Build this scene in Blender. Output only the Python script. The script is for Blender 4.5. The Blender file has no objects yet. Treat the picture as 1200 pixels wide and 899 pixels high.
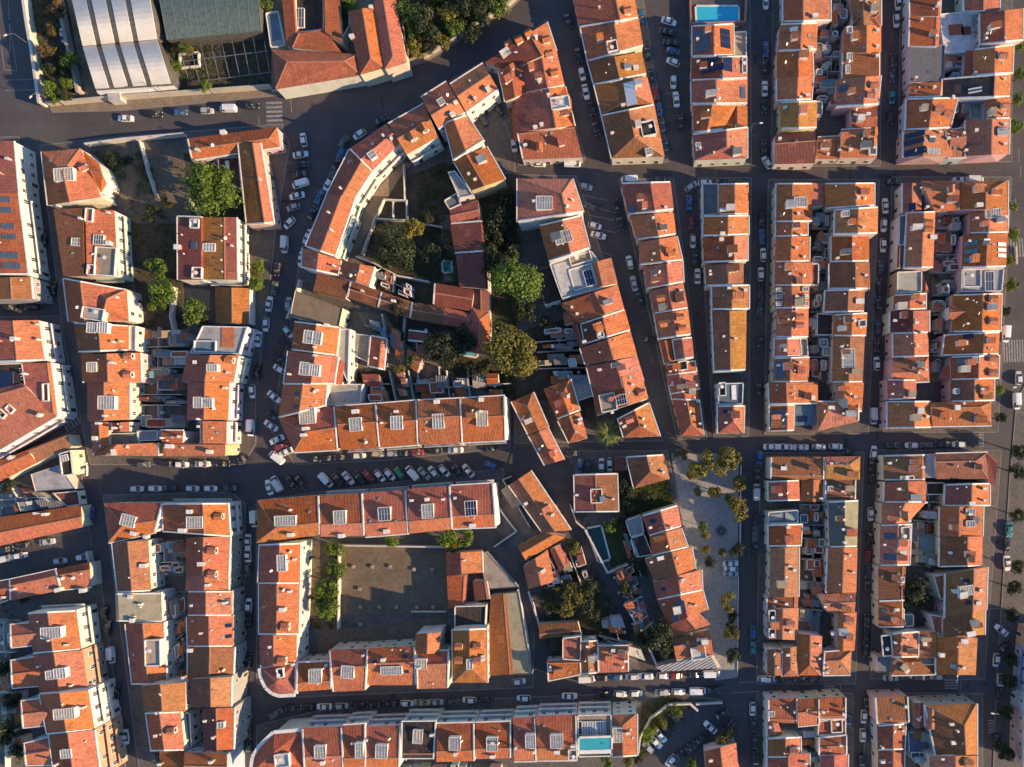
import bpy, math, random
from mathutils import Vector
R = math.radians
scene = bpy.context.scene
col = scene.collection

# ---------------------------------------------------------------- camera, sky, sun, exposure
NX, NY, S, HC = 710.0, 520.0, 0.25, 200.0      # nadir in photo pixels, metres per pixel on the ground, flight height
cam_d = bpy.data.cameras.new('camera'); cam = bpy.data.objects.new('camera', cam_d); col.objects.link(cam)
cam.location = (0, 0, HC); cam.rotation_euler = (0, 0, 0)
cam_d.sensor_width = 36; cam_d.lens = 24
cam_d.shift_x = (600 - NX) / 1200; cam_d.shift_y = (NY - 449.5) / 1200
cam_d.clip_end = 5000; cam_d.clip_start = 1
scene.camera = cam
SUN_AZ, SUN_EL = -17.0, 18.0                    # degrees from +X (ccw), elevation
world = bpy.data.worlds.new('World'); scene.world = world; world.use_nodes = True
wn = world.node_tree.nodes; wl = world.node_tree.links
sky = wn.new('ShaderNodeTexSky'); sky.sky_type = 'NISHITA'; sky.sun_disc = False
sky.air_density = 1.0; sky.dust_density = 0.0; sky.ozone_density = 3.5
sky.sun_elevation = R(SUN_EL); sky.sun_rotation = R(90 - SUN_AZ)
wl.new(sky.outputs[0], wn['Background'].inputs[0]); wn['Background'].inputs[1].default_value = 0.13
sd = bpy.data.lights.new('sun', 'SUN'); sun = bpy.data.objects.new('sun', sd); col.objects.link(sun)
sd.energy = 5.0; sd.angle = R(0.5); sd.color = (1.0, 0.71, 0.41)
_d = Vector((math.cos(R(SUN_AZ)) * math.cos(R(SUN_EL)), math.sin(R(SUN_AZ)) * math.cos(R(SUN_EL)), math.sin(R(SUN_EL))))
sun.rotation_euler = _d.to_track_quat('Z', 'Y').to_euler(); sun.location = _d * 150
scene.view_settings.view_transform = 'Standard'; scene.view_settings.look = 'None'
scene.view_settings.exposure = 0.86; scene.view_settings.gamma = 1
scene.cycles.max_bounces = 5; scene.cycles.diffuse_bounces = 3
rnd = random.Random(11)

# ---------------------------------------------------------------- materials (colour from the object where useful)
def newmat(name):
    m = bpy.data.materials.new(name); m.use_nodes = True
    nt = m.node_tree; return m, nt.nodes, nt.links, nt.nodes['Principled BSDF']
def N(nodes, t, **k):
    n = nodes.new(t)
    for a, b in k.items():
        if a.startswith('i_'):
            key = a[2:]; n.inputs[int(key) if key.isdigit() else key].default_value = b
        else: setattr(n, a, b)
    return n
def ramp(nodes, a, b, ca=(0, 0, 0, 1), cb=(1, 1, 1, 1)):
    r = nodes.new('ShaderNodeValToRGB'); e = r.color_ramp.elements
    e[0].position = a; e[1].position = b; e[0].color = ca; e[1].color = cb; return r
def math_(nodes, links, op, a, b=None):
    n = nodes.new('ShaderNodeMath'); n.operation = op
    for i, v in enumerate((a, b)):
        if v is None: continue
        if isinstance(v, (int, float)): n.inputs[i].default_value = v
        else: links.new(v, n.inputs[i])
    return n.outputs[0]
def mixc(nodes, links, fac, a, b, mode='MIX'):
    n = nodes.new('ShaderNodeMix'); n.data_type = 'RGBA'; n.blend_type = mode
    for sock, v in ((n.inputs['Factor'], fac), (n.inputs['A'], a), (n.inputs['B'], b)):
        if isinstance(v, (int, float)): sock.default_value = v
        elif isinstance(v, tuple): sock.default_value = v if len(v) == 4 else (*v, 1)
        else: links.new(v, sock)
    return n.outputs['Result']
def hsv(nodes, links, colr, h=None, s=None, v=None):
    n = nodes.new('ShaderNodeHueSaturation'); links.new(colr, n.inputs['Color'])
    for nm, q in (('Hue', h), ('Saturation', s), ('Value', v)):
        if q is None: continue
        if isinstance(q, (int, float)): n.inputs[nm].default_value = q
        else: links.new(q, n.inputs[nm])
    return n.outputs[0]
def mrange(nodes, links, x, a, b, lo=0.0, hi=1.0):
    n = nodes.new('ShaderNodeMapRange'); links.new(x, n.inputs[0])
    n.inputs[1].default_value = lo; n.inputs[2].default_value = hi
    n.inputs[3].default_value = a; n.inputs[4].default_value = b; return n.outputs[0]
def noise(nodes, links, vec, scale, detail=4, rough=0.6):
    n = nodes.new('ShaderNodeTexNoise'); n.inputs['Scale'].default_value = scale
    n.inputs['Detail'].default_value = detail; n.inputs['Roughness'].default_value = rough
    links.new(vec, n.inputs['Vector']); return n.outputs['Fac']
def pos(nodes):
    return nodes.new('ShaderNodeNewGeometry').outputs['Position']

def mk_roof():
    m, n, l, p = newmat('clay_roof_tiles')
    oi = n.new('ShaderNodeObjectInfo'); uv = n.new('ShaderNodeUVMap').outputs[0]
    P = pos(n)
    sep = n.new('ShaderNodeSeparateXYZ'); l.new(uv, sep.inputs[0]); u, v = sep.outputs[0], sep.outputs[1]
    # random value per tile (0.5 x 0.8 m pairs of tiles)
    fu = math_(n, l, 'FLOOR', math_(n, l, 'DIVIDE', u, 0.42)); fv = math_(n, l, 'FLOOR', math_(n, l, 'DIVIDE', v, 0.5))
    cmb = n.new('ShaderNodeCombineXYZ'); l.new(fu, cmb.inputs[0]); l.new(fv, cmb.inputs[1]); l.new(oi.outputs['Random'], cmb.inputs[2])
    wn_ = n.new('ShaderNodeTexWhiteNoise'); l.new(cmb.outputs[0], wn_.inputs[0])
    # stretched stains running down the slope
    st = n.new('ShaderNodeCombineXYZ'); l.new(math_(n, l, 'MULTIPLY', u, 1.0), st.inputs[0]); l.new(math_(n, l, 'MULTIPLY', v, 0.22), st.inputs[1]); l.new(math_(n, l, 'MULTIPLY', oi.outputs['Random'], 60.0), st.inputs[2])
    s1 = noise(n, l, st.outputs[0], 0.9, 5, 0.65)
    s2 = noise(n, l, P, 0.16, 4, 0.6)
    s3 = noise(n, l, P, 1.3, 3, 0.6)
    base = oi.outputs['Color']
    c = hsv(n, l, base, mrange(n, l, oi.outputs['Random'], 0.492, 0.508), mrange(n, l, oi.outputs['Random'], 0.86, 1.03), mrange(n, l, wn_.outputs[0], 0.8, 1.2))
    r1 = ramp(n, 0.5, 0.72); l.new(s1, r1.inputs[0])
    c = mixc(n, l, math_(n, l, 'MULTIPLY', r1.outputs[0], 0.55), c, (0.13, 0.062, 0.038))
    r2 = ramp(n, 0.5, 0.75); l.new(s2, r2.inputs[0])
    c = mixc(n, l, math_(n, l, 'MULTIPLY', r2.outputs[0], 0.25), c, (0.3, 0.14, 0.05))
    r3 = ramp(n, 0.62, 0.74); l.new(s3, r3.inputs[0])
    c = mixc(n, l, math_(n, l, 'MULTIPLY', r3.outputs[0], 0.2), c, (0.5, 0.3, 0.2))
    pu = math_(n, l, 'FLOOR', math_(n, l, 'DIVIDE', u, 2.3)); pv_ = math_(n, l, 'FLOOR', math_(n, l, 'DIVIDE', v, 1.7))
    cm2 = n.new('ShaderNodeCombineXYZ'); l.new(pu, cm2.inputs[0]); l.new(pv_, cm2.inputs[1]); l.new(oi.outputs['Random'], cm2.inputs[2])
    w2 = n.new('ShaderNodeTexWhiteNoise'); l.new(cm2.outputs[0], w2.inputs[0])
    rp = ramp(n, 0.9, 0.93); l.new(w2.outputs[0], rp.inputs[0])
    c = mixc(n, l, math_(n, l, 'MULTIPLY', rp.outputs[0], 0.22), c, (0.55, 0.2, 0.1))
    rp2 = ramp(n, 0.06, 0.09, (1, 1, 1, 1), (0, 0, 0, 1)); l.new(w2.outputs[0], rp2.inputs[0])
    c = mixc(n, l, math_(n, l, 'MULTIPLY', rp2.outputs[0], 0.25), c, (0.15, 0.07, 0.045))
    # tile courses: darker lines along the troughs between tiles, plus relief
    cu = math_(n, l, 'SINE', math_(n, l, 'MULTIPLY', u, 2 * math.pi / 0.42)); 
    fr = math_(n, l, 'FRACT', math_(n, l, 'DIVIDE', v, 0.5))
    hgt = math_(n, l, 'ADD', math_(n, l, 'MULTIPLY', cu, 0.5), math_(n, l, 'MULTIPLY', fr, 0.5))
    r4 = ramp(n, 0.0, 0.22, (1, 1, 1, 1), (0, 0, 0, 1)); l.new(math_(n, l, 'ADD', math_(n, l, 'MULTIPLY', cu, 0.5), 0.5), r4.inputs[0])
    c = mixc(n, l, math_(n, l, 'MULTIPLY', r4.outputs[0], 0.5), c, (0.09, 0.04, 0.03))
    b = n.new('ShaderNodeBump'); b.inputs['Strength'].default_value = 0.55; b.inputs['Distance'].default_value = 0.07
    l.new(hgt, b.inputs['Height']); l.new(b.outputs[0], p.inputs['Normal'])
    l.new(c, p.inputs['Base Color']); p.inputs['Roughness'].default_value = 0.82
    p.inputs['Specular IOR Level'].default_value = 0.25
    return m

def mk_plain(name, rough=0.8, v=(0.8, 1.15), scale=0.5, dirt=(0.12, 0.1, 0.08), amt=0.35, fine=6.0, spec=0.3, streak=False, metallic=0.0, base=None, bump=0.0):
    m, n, l, p = newmat(name)
    oi = n.new('ShaderNodeObjectInfo'); P = pos(n)
    vec = P
    if streak:
        mp = n.new('ShaderNodeMapping'); mp.inputs['Scale'].default_value = (1, 1, 0.25); l.new(P, mp.inputs[0]); vec = mp.outputs[0]
    a = noise(n, l, vec, scale, 5, 0.62); f = noise(n, l, P, fine, 2, 0.5)
    if base is None: bc = oi.outputs['Color']
    else:
        rgb = n.new('ShaderNodeRGB'); rgb.outputs[0].default_value = (*base, 1); bc = rgb.outputs[0]
    c = hsv(n, l, bc, None, None, mrange(n, l, f, v[0], v[1], 0.25, 0.75))
    r1 = ramp(n, 0.46, 0.74); l.new(a, r1.inputs[0])
    c = mixc(n, l, math_(n, l, 'MULTIPLY', r1.outputs[0], amt), c, dirt)
    l.new(c, p.inputs['Base Color']); p.inputs['Roughness'].default_value = rough
    p.inputs['Specular IOR Level'].default_value = spec; p.inputs['Metallic'].default_value = metallic
    if bump:
        b = n.new('ShaderNodeBump'); b.inputs['Strength'].default_value = bump; b.inputs['Distance'].default_value = 0.1
        l.new(f, b.inputs['Height']); l.new(b.outputs[0], p.inputs['Normal'])
    return m

def mk_asphalt():
    m, n, l, p = newmat('asphalt'); P = pos(n)
    a = noise(n, l, P, 0.05, 6, 0.65); b_ = noise(n, l, P, 0.45, 5, 0.7); f = noise(n, l, P, 3.0, 2, 0.6)
    # resurfaced patches: big rectangular cells of slightly different mix
    br = n.new('ShaderNodeTexBrick'); l.new(P, br.inputs[0]); br.inputs['Scale'].default_value = 0.09; br.inputs['Mortar Size'].default_value = 0.004
    br.inputs['Color1'].default_value = (0.92, 0.92, 0.92, 1); br.inputs['Color2'].default_value = (1.06, 1.05, 1.03, 1); br.inputs['Mortar'].default_value = (0.8, 0.8, 0.8, 1)
    r = ramp(n, 0.3, 0.7, (0.054, 0.047, 0.052, 1), (0.094, 0.08, 0.081, 1)); l.new(a, r.inputs[0])
    c = mixc(n, l, 1.0, r.outputs[0], br.outputs[0], 'MULTIPLY')
    rr = ramp(n, 0.55, 0.8); l.new(b_, rr.inputs[0])
    c = mixc(n, l, math_(n, l, 'MULTIPLY', rr.outputs[0], 0.5), c, (0.03, 0.028, 0.028))
    c = hsv(n, l, c, None, None, mrange(n, l, f, 0.75, 1.3, 0.3, 0.7))
    l.new(c, p.inputs['Base Color']); p.inputs['Roughness'].default_value = 0.85
    return m

def mk_cobble(name, c1, c2, scale=1.6):
    m, n, l, p = newmat(name); P = pos(n)
    vo = n.new('ShaderNodeTexVoronoi'); vo.inputs['Scale'].default_value = scale; l.new(P, vo.inputs['Vector'])
    a = noise(n, l, P, 0.12, 5, 0.65); b_ = noise(n, l, P, 0.9, 4, 0.6)
    r = ramp(n, 0.3, 0.7, (*c1, 1), (*c2, 1)); l.new(a, r.inputs[0])
    sp = n.new('ShaderNodeSeparateColor'); l.new(vo.outputs['Color'], sp.inputs[0])
    c = hsv(n, l, r.outputs[0], None, None, mrange(n, l, sp.outputs[0], 0.8, 1.2))
    rr = ramp(n, 0.56, 0.74); l.new(b_, rr.inputs[0])
    c = mixc(n, l, math_(n, l, 'MULTIPLY', rr.outputs[0], 0.45), c, (c1[0] * 0.5, c1[1] * 0.48, c1[2] * 0.45))
    l.new(c, p.inputs['Base Color']); p.inputs['Roughness'].default_value = 0.85
    return m

def mk_soil(name, c1, c2, c3, scale=0.35):
    m, n, l, p = newmat(name); P = pos(n)
    a = noise(n, l, P, scale, 6, 0.7); b_ = noise(n, l, P, scale * 6, 4, 0.7)
    r = ramp(n, 0.35, 0.65, (*c1, 1), (*c2, 1)); l.new(a, r.inputs[0])
    rr = ramp(n, 0.45, 0.65); l.new(b_, rr.inputs[0])
    c = mixc(n, l, math_(n, l, 'MULTIPLY', rr.outputs[0], 0.7), r.outputs[0], c3)
    l.new(c, p.inputs['Base Color']); p.inputs['Roughness'].default_value = 0.95
    b = n.new('ShaderNodeBump'); b.inputs['Strength'].default_value = 0.6; b.inputs['Distance'].default_value = 0.15
    l.new(b_, b.inputs['Height']); l.new(b.outputs[0], p.inputs['Normal'])
    return m

def mk_leaf():
    m, n, l, p = newmat('leaves')
    oi = n.new('ShaderNodeObjectInfo'); g = n.new('ShaderNodeNewGeometry')
    c = hsv(n, l, oi.outputs['Color'], mrange(n, l, g.outputs['Random Per Island'], 0.475, 0.52), None, mrange(n, l, g.outputs['Random Per Island'], 0.55, 1.5))
    l.new(c, p.inputs['Base Color']); p.inputs['Roughness'].default_value = 0.6
    tr = n.new('ShaderNodeBsdfTranslucent'); l.new(c, tr.inputs[0])
    mx = n.new('ShaderNodeMixShader'); mx.inputs[0].default_value = 0.35
    l.new(p.outputs[0], mx.inputs[1]); l.new(tr.outputs[0], mx.inputs[2])
    l.new(mx.outputs[0], n['Material Output'].inputs[0])
    return m
def mk_flatcol(name, c, rough=0.5, metallic=0.0, spec=0.5, var=0.0):
    m, n, l, p = newmat(name)
    p.inputs['Base Color'].default_value = (*c, 1); p.inputs['Roughness'].default_value = rough
    p.inputs['Metallic'].default_value = metallic; p.inputs['Specular IOR Level'].default_value = spec
    if var:
        f = noise(n, l, pos(n), 1.2, 4, 0.6)
        rgb = n.new('ShaderNodeRGB'); rgb.outputs[0].default_value = (*c, 1)
        l.new(hsv(n, l, rgb.outputs[0], None, None, mrange(n, l, f, 1 - var, 1 + var, 0.3, 0.7)), p.inputs['Base Color'])
    return m
def mk_paint():
    m, n, l, p = newmat('car_paint'); oi = n.new('ShaderNodeObjectInfo')
    f = noise(n, l, pos(n), 2.5, 3, 0.6)
    l.new(hsv(n, l, oi.outputs['Color'], None, None, mrange(n, l, f, 0.88, 1.06, 0.3, 0.7)), p.inputs['Base Color'])
    p.inputs['Roughness'].default_value = 0.3; p.inputs['Coat Weight'].default_value = 0.4
    return m
def mk_water():
    m, n, l, p = newmat('pool_water'); oi = n.new('ShaderNodeObjectInfo')
    l.new(oi.outputs['Color'], p.inputs['Base Color']); p.inputs['Roughness'].default_value = 0.05
    f = noise(n, l, pos(n), 1.4, 3, 0.5); b = n.new('ShaderNodeBump'); b.inputs['Strength'].default_value = 0.25; b.inputs['Distance'].default_value = 0.05
    l.new(f, b.inputs['Height']); l.new(b.outputs[0], p.inputs['Normal']); return m
def mk_corr():
    m, n, l, p = newmat('corrugated_sheet'); oi = n.new('ShaderNodeObjectInfo'); uv = n.new('ShaderNodeUVMap').outputs[0]
    sep = n.new('ShaderNodeSeparateXYZ'); l.new(uv, sep.inputs[0])
    P = pos(n); a = noise(n, l, P, 0.5, 5, 0.65)
    cu = math_(n, l, 'SINE', math_(n, l, 'MULTIPLY', sep.outputs[0], 2 * math.pi / 0.7))
    c = hsv(n, l, oi.outputs['Color'], None, None, mrange(n, l, cu, 0.82, 1.1, -1, 1))
    r1 = ramp(n, 0.48, 0.75); l.new(a, r1.inputs[0])
    c = mixc(n, l, math_(n, l, 'MULTIPLY', r1.outputs[0], 0.4), c, (0.16, 0.11, 0.08))
    b = n.new('ShaderNodeBump'); b.inputs['Strength'].default_value = 0.6; b.inputs['Distance'].default_value = 0.08
    l.new(cu, b.inputs['Height']); l.new(b.outputs[0], p.inputs['Normal'])
    l.new(c, p.inputs['Base Color']); p.inputs['Roughness'].default_value = 0.6; return m

M = {}
M['roof'] = mk_roof()
M['wall'] = mk_plain('plaster_wall', 0.9, (0.9, 1.06), 0.35, (0.25, 0.21, 0.17), 0.4, 2.0, streak=True)
M['flat'] = mk_plain('flat_roof_screed', 0.9, (0.8, 1.15), 0.4, (0.09, 0.08, 0.07), 0.5, 2.5)
M['trim'] = mk_plain('painted_coping', 0.85, (0.82, 1.05), 0.7, (0.3, 0.25, 0.2), 0.45, 3.0, base=(0.78, 0.75, 0.7))
M['mortar'] = mk_plain('ridge_mortar', 0.9, (0.8, 1.1), 0.8, (0.2, 0.1, 0.07), 0.5, 3.0, base=(0.46, 0.22, 0.14))
M['corr'] = mk_corr()
M['asphalt'] = mk_asphalt()
M['pave'] = mk_cobble('limestone_pavement', (0.085, 0.074, 0.069), (0.14, 0.122, 0.11))
M['plaza'] = mk_cobble('plaza_cobbles', (0.25, 0.24, 0.235), (0.32, 0.305, 0.295), 2.6)
M['yard'] = mk_soil('worn_yard', (0.13, 0.095, 0.065), (0.2, 0.15, 0.105), (0.09, 0.068, 0.048), 0.22)
M['conc'] = mk_cobble('yard_concrete', (0.13, 0.11, 0.095), (0.2, 0.17, 0.14), 0.5)
M['soil'] = mk_soil('garden_soil', (0.05, 0.036, 0.024), (0.1, 0.075, 0.05), (0.035, 0.04, 0.016))
M['dirt'] = mk_soil('pale_dirt', (0.2, 0.15, 0.1), (0.3, 0.235, 0.165), (0.15, 0.115, 0.08))
M['grass'] = mk_soil('lawn', (0.03, 0.045, 0.014), (0.05, 0.065, 0.02), (0.02, 0.03, 0.01))
M['leaf'] = mk_leaf()
M['bark'] = mk_flatcol('bark', (0.06, 0.045, 0.033), 0.95, var=0.3)
def mk_glass():
    m, n, l, p = newmat('window_glass'); oi = n.new('ShaderNodeObjectInfo')
    f = noise(n, l, pos(n), 0.9, 1, 0.5); s_ = math_(n, l, 'FRACT', math_(n, l, 'ADD', math_(n, l, 'MULTIPLY', f, 3.0), oi.outputs['Random']))
    r = ramp(n, 0.5, 0.95, (0.03, 0.035, 0.04, 1), (0.26, 0.24, 0.2, 1)); l.new(s_, r.inputs[0]); l.new(r.outputs[0], p.inputs['Base Color'])
    p.inputs['Roughness'].default_value = 0.15; return m
M['glass'] = mk_glass()
M['sglass'] = mk_flatcol('skylight_glass', (0.3, 0.31, 0.3), 0.22, spec=0.5, var=0.3)
M['cream_glass'] = mk_flatcol('fibreglass_sheet', (0.4, 0.36, 0.28), 0.4, var=0.25)
M['pv'] = mk_flatcol('photovoltaic_cells', (0.012, 0.02, 0.06), 0.1, spec=0.6, var=0.2)
M['bluepanel'] = mk_flatcol('blue_collector', (0.07, 0.1, 0.14), 0.15, spec=0.6, var=0.25)
M['white'] = mk_flatcol('white_paint', (0.75, 0.73, 0.7), 0.6, var=0.12)
M['mark'] = mk_flatcol('road_paint', (0.25, 0.235, 0.23), 0.8, var=0.4)
M['paint'] = mk_paint()
M['tyre'] = mk_flatcol('tyre_rubber', (0.02, 0.02, 0.02), 0.9)
M['lamp'] = mk_flatcol('lamp_lens', (0.7, 0.68, 0.62), 0.2)
M['tail'] = mk_flatcol('tail_lens', (0.3, 0.02, 0.02), 0.3)
M['metal'] = mk_flatcol('grey_metal', (0.3, 0.3, 0.31), 0.45, 0.6)
M['rail'] = mk_flatcol('dark_railing', (0.05, 0.05, 0.055), 0.6)
M['water'] = mk_water()
M['kerb'] = mk_plain('kerb_stone', 0.85, (0.8, 1.1), 0.6, (0.15, 0.13, 0.11), 0.4, 2.0, base=(0.24, 0.22, 0.2))
M['fabric'] = mk_plain('white_membrane', 0.6, (0.93, 1.05), 0.2, (0.4, 0.36, 0.3), 0.35, 1.0, base=(0.6, 0.58, 0.55))
M['shade_cloth'] = mk_flatcol('greenhouse_sheet', (0.1, 0.135, 0.12), 0.35, spec=0.5, var=0.3)
M['dark_metal'] = mk_flatcol('dark_frame', (0.09, 0.085, 0.075), 0.6, var=0.3)
M['cloth'] = mk_plain('tarp', 0.7, (0.9, 1.1), 0.6, (0.1, 0.1, 0.1), 0.2, 2.0)

# ---------------------------------------------------------------- mesh helpers
def W(px, py, z=0.0):
    k = S * (HC - z) / HC
    return Vector(((px - NX) * k, -(py - NY) * k, z))
class MB:
    def __init__(self): self.v = []; self.f = []; self.m = []; self.mats = []
    def mi(self, mat):
        mat = M[mat] if isinstance(mat, str) else mat
        if mat not in self.mats: self.mats.append(mat)
        return self.mats.index(mat)
    def face(self, pts, mat):
        b = len(self.v); self.v.extend([tuple(p) for p in pts]); self.f.append(tuple(range(b, b + len(pts)))); self.m.append(self.mi(mat))
    def prism(self, top, bot, mat, cap=True, bottom=False, side=None):
        """top/bot: lists of points in counter-clockwise order from above"""
        b = len(self.v); n = len(top); k = self.mi(mat); ks = self.mi(side) if side else k
        self.v.extend([tuple(p) for p in top]); self.v.extend([tuple(p) for p in bot])
        if cap: self.f.append(tuple(range(b, b + n))); self.m.append(k)
        if bottom: self.f.append(tuple(range(b + 2 * n - 1, b + n - 1, -1))); self.m.append(k)
        for i in range(n):
            j = (i + 1) % n
            self.f.append((b + i, b + n + i, b + n + j, b + j)); self.m.append(ks)
    def obox(self, c, ax, ay, az, mat, top=None):
        """box from centre and half-axis vectors"""
        c = Vector(c); P = []
        for sz in (1, -1):
            for sx, sy in ((-1, -1), (1, -1), (1, 1), (-1, 1)): P.append(c + ax * sx + ay * sy + az * sz)
        self.prism(P[:4], P[4:], mat, True, True, None) if top is None else self.prism(P[:4], P[4:], top, True, True, mat)
    def box(self, x0, y0, z0, x1, y1, z1, mat, top=None):
        self.obox(((x0 + x1) / 2, (y0 + y1) / 2, (z0 + z1) / 2), Vector(((x1 - x0) / 2, 0, 0)), Vector((0, (y1 - y0) / 2, 0)), Vector((0, 0, (z1 - z0) / 2)), mat, top)
    def bar(self, a, b, w, h, mat):
        """rectangular bar whose bottom centre line runs a-b"""
        a = Vector(a); b = Vector(b); d = b - a
        if d.length < 1e-4: return
        hd = Vector((d.x, d.y, 0)); s = Vector((-d.y, d.x, 0))
        s = s.normalized() * (w / 2) if hd.length > 1e-5 else Vector((w / 2, 0, 0))
        up = Vector((0, 0, h))
        if hd.length <= 1e-5:
            self.obox((a + b) / 2, Vector((w / 2, 0, 0)), Vector((0, w / 2, 0)), Vector((0, 0, d.length / 2)), mat); return
        self.prism([a - s + up, b - s + up, b + s + up, a + s + up], [a - s, b - s, b + s, a + s], mat, True, True)
    def cyl(self, a, b, r0, r1, mat, n=8):
        a = Vector(a); b = Vector(b); d = (b - a).normalized()
        u = d.orthogonal().normalized(); w = d.cross(u)
        A = [a + (u * math.cos(2 * math.pi * i / n) + w * math.sin(2 * math.pi * i / n)) * r0 for i in range(n)]
        B = [b + (u * math.cos(2 * math.pi * i / n) + w * math.sin(2 * math.pi * i / n)) * r1 for i in range(n)]
        self.prism(B, A, mat, True, True)
    def mesh(self, name, uv=False, smooth=False):
        me = bpy.data.meshes.new(name); me.from_pydata(self.v, [], self.f)
        for mt in self.mats: me.materials.append(mt)
        me.polygons.foreach_set('material_index', self.m)
        if uv:
            lay = me.uv_layers.new(name='UVMap'); data = [0.0] * (2 * len(me.loops))
            for p in me.polygons:
                nrm = p.normal; ud = Vector((0, 0, 1)).cross(nrm)
                ud = ud.normalized() if ud.length > 0.02 else Vector((1, 0, 0))
                vd = nrm.cross(ud)
                for li in p.loop_indices:
                    co = me.vertices[me.loops[li].vertex_index].co
                    data[2 * li] = co.dot(ud); data[2 * li + 1] = co.dot(vd)
            lay.data.foreach_set('uv', data)
        if smooth: me.polygons.foreach_set('use_smooth', [True] * len(me.polygons))
        me.update(); return me
    def build(self, name, parent=None, color=None, uv=False, origin=None, smooth=False):
        if origin is not None:
            o_ = Vector(origin); self.v = [tuple(Vector(p) - o_) for p in self.v]
        ob = bpy.data.objects.new(name, self.mesh(name, uv, smooth)); col.objects.link(ob)
        if parent is not None: ob.parent = parent
        elif origin is not None: ob.location = origin
        if color is not None: ob.color = (*color, 1)
        return ob
def empty(name, loc):
    o = bpy.data.objects.new(name, None); o.location = loc; o.empty_display_size = 0.5; col.objects.link(o); return o
def tag(o, label, cat, group=None):
    o['label'] = label; o['category'] = cat
    if group: o['group'] = group
    return o
def struct(o): o['kind'] = 'structure'; return o
ORD = ['first', 'second', 'third', 'fourth', 'fifth', 'sixth', 'seventh', 'eighth', 'ninth', 'tenth', 'eleventh', 'twelfth', 'thirteenth', 'fourteenth', 'fifteenth', 'sixteenth', 'seventeenth', 'eighteenth', 'nineteenth', 'twentieth']

# ---------------------------------------------------------------- houses
ROOF = {'o': (0.5, 0.145, 0.05), 'r': (0.43, 0.1, 0.042), 'b': (0.28, 0.105, 0.042), 'y': (0.42, 0.165, 0.045), 'p': (0.52, 0.165, 0.072), 'd': (0.2, 0.055, 0.045),
        'g': (0.16, 0.165, 0.17), 'G': (0.55, 0.53, 0.5), 'k': (0.035, 0.035, 0.037), 'l': (0.3, 0.25, 0.18), 't': (0.13, 0.24, 0.27), 'B': (0.14, 0.19, 0.25), 'c': (0.4, 0.34, 0.27), 'w': (0.4, 0.385, 0.36)}
RNAME = {'o': 'orange', 'r': 'red', 'b': 'brown', 'y': 'ochre', 'p': 'salmon', 'd': 'maroon', 'g': 'grey', 'G': 'white', 'k': 'black', 'l': 'tan', 't': 'teal', 'B': 'blue', 'c': 'beige', 'w': 'pale'}
WALL = {'w': (0.66, 0.64, 0.6), 'c': (0.62, 0.56, 0.47), 'y': (0.58, 0.48, 0.28), 'p': (0.6, 0.4, 0.38), 'b': (0.42, 0.5, 0.58), 'g': (0.36, 0.35, 0.33), 'o': (0.5, 0.3, 0.2), 'm': (0.4, 0.55, 0.55)}
HOUSES = []
HF = 0.79
COPED = []
def ccw(p):
    a = sum(p[i].x * p[(i + 1) % len(p)].y - p[(i + 1) % len(p)].x * p[i].y for i in range(len(p)))
    return list(p) if a > 0 else list(reversed(p))
def inpoly(x, y, P):
    c = False; n = len(P)
    for i in range(n):
        x0, y0 = P[i]; x1, y1 = P[(i + 1) % n]
        if (y0 > y) != (y1 > y) and x < (x1 - x0) * (y - y0) / (y1 - y0) + x0: c = not c
    return c
def topx(p):
    k = S * (HC - p.z) / HC; return (p.x / k + NX, NY - p.y / k)
def roof_point(faces, px, py, h):
    for f in faces:
        if inpoly(px, py, [topx(q) for q in f]):
            n = (f[1] - f[0]).cross(f[2] - f[0]).normalized()
            if n.z < 0: n = -n
            o = Vector((0, 0, HC)); d = W(px, py, 0) - o
            t = (f[0] - o).dot(n) / d.dot(n); return o + d * t, n
    return W(px, py, h), Vector((0, 0, 1))
UP = Vector((0, 0, 1))

_win_mesh = {}
def window_mesh(kind):
    """a window in its own frame: x along the wall, y outward, z up, origin at the sill centre"""
    if kind in _win_mesh: return _win_mesh[kind]
    b = MB(); w, h = {'win': (1.0, 1.35), 'french': (1.1, 2.0), 'door': (1.1, 2.2)}[kind]
    b.box(-w / 2, 0, 0, w / 2, 0.03, h, 'glass' if kind != 'door' else 'bark')
    t = 0.12
    b.box(-w / 2 - t, 0, -t, -w / 2, 0.07, h + t, 'white'); b.box(w / 2, 0, -t, w / 2 + t, 0.07, h + t, 'white')
    b.box(-w / 2, 0, h, w / 2, 0.07, h + t, 'white'); b.box(-w / 2 - t * 1.4, 0.075, -t, w / 2 + t * 1.4, 0.16, 0, 'white')
    if kind != 'door': b.box(-0.03, 0.03, 0, 0.03, 0.06, h, 'white')
    _win_mesh[kind] = b.mesh('window' if kind != 'door' else 'door'); return _win_mesh[kind]

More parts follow.
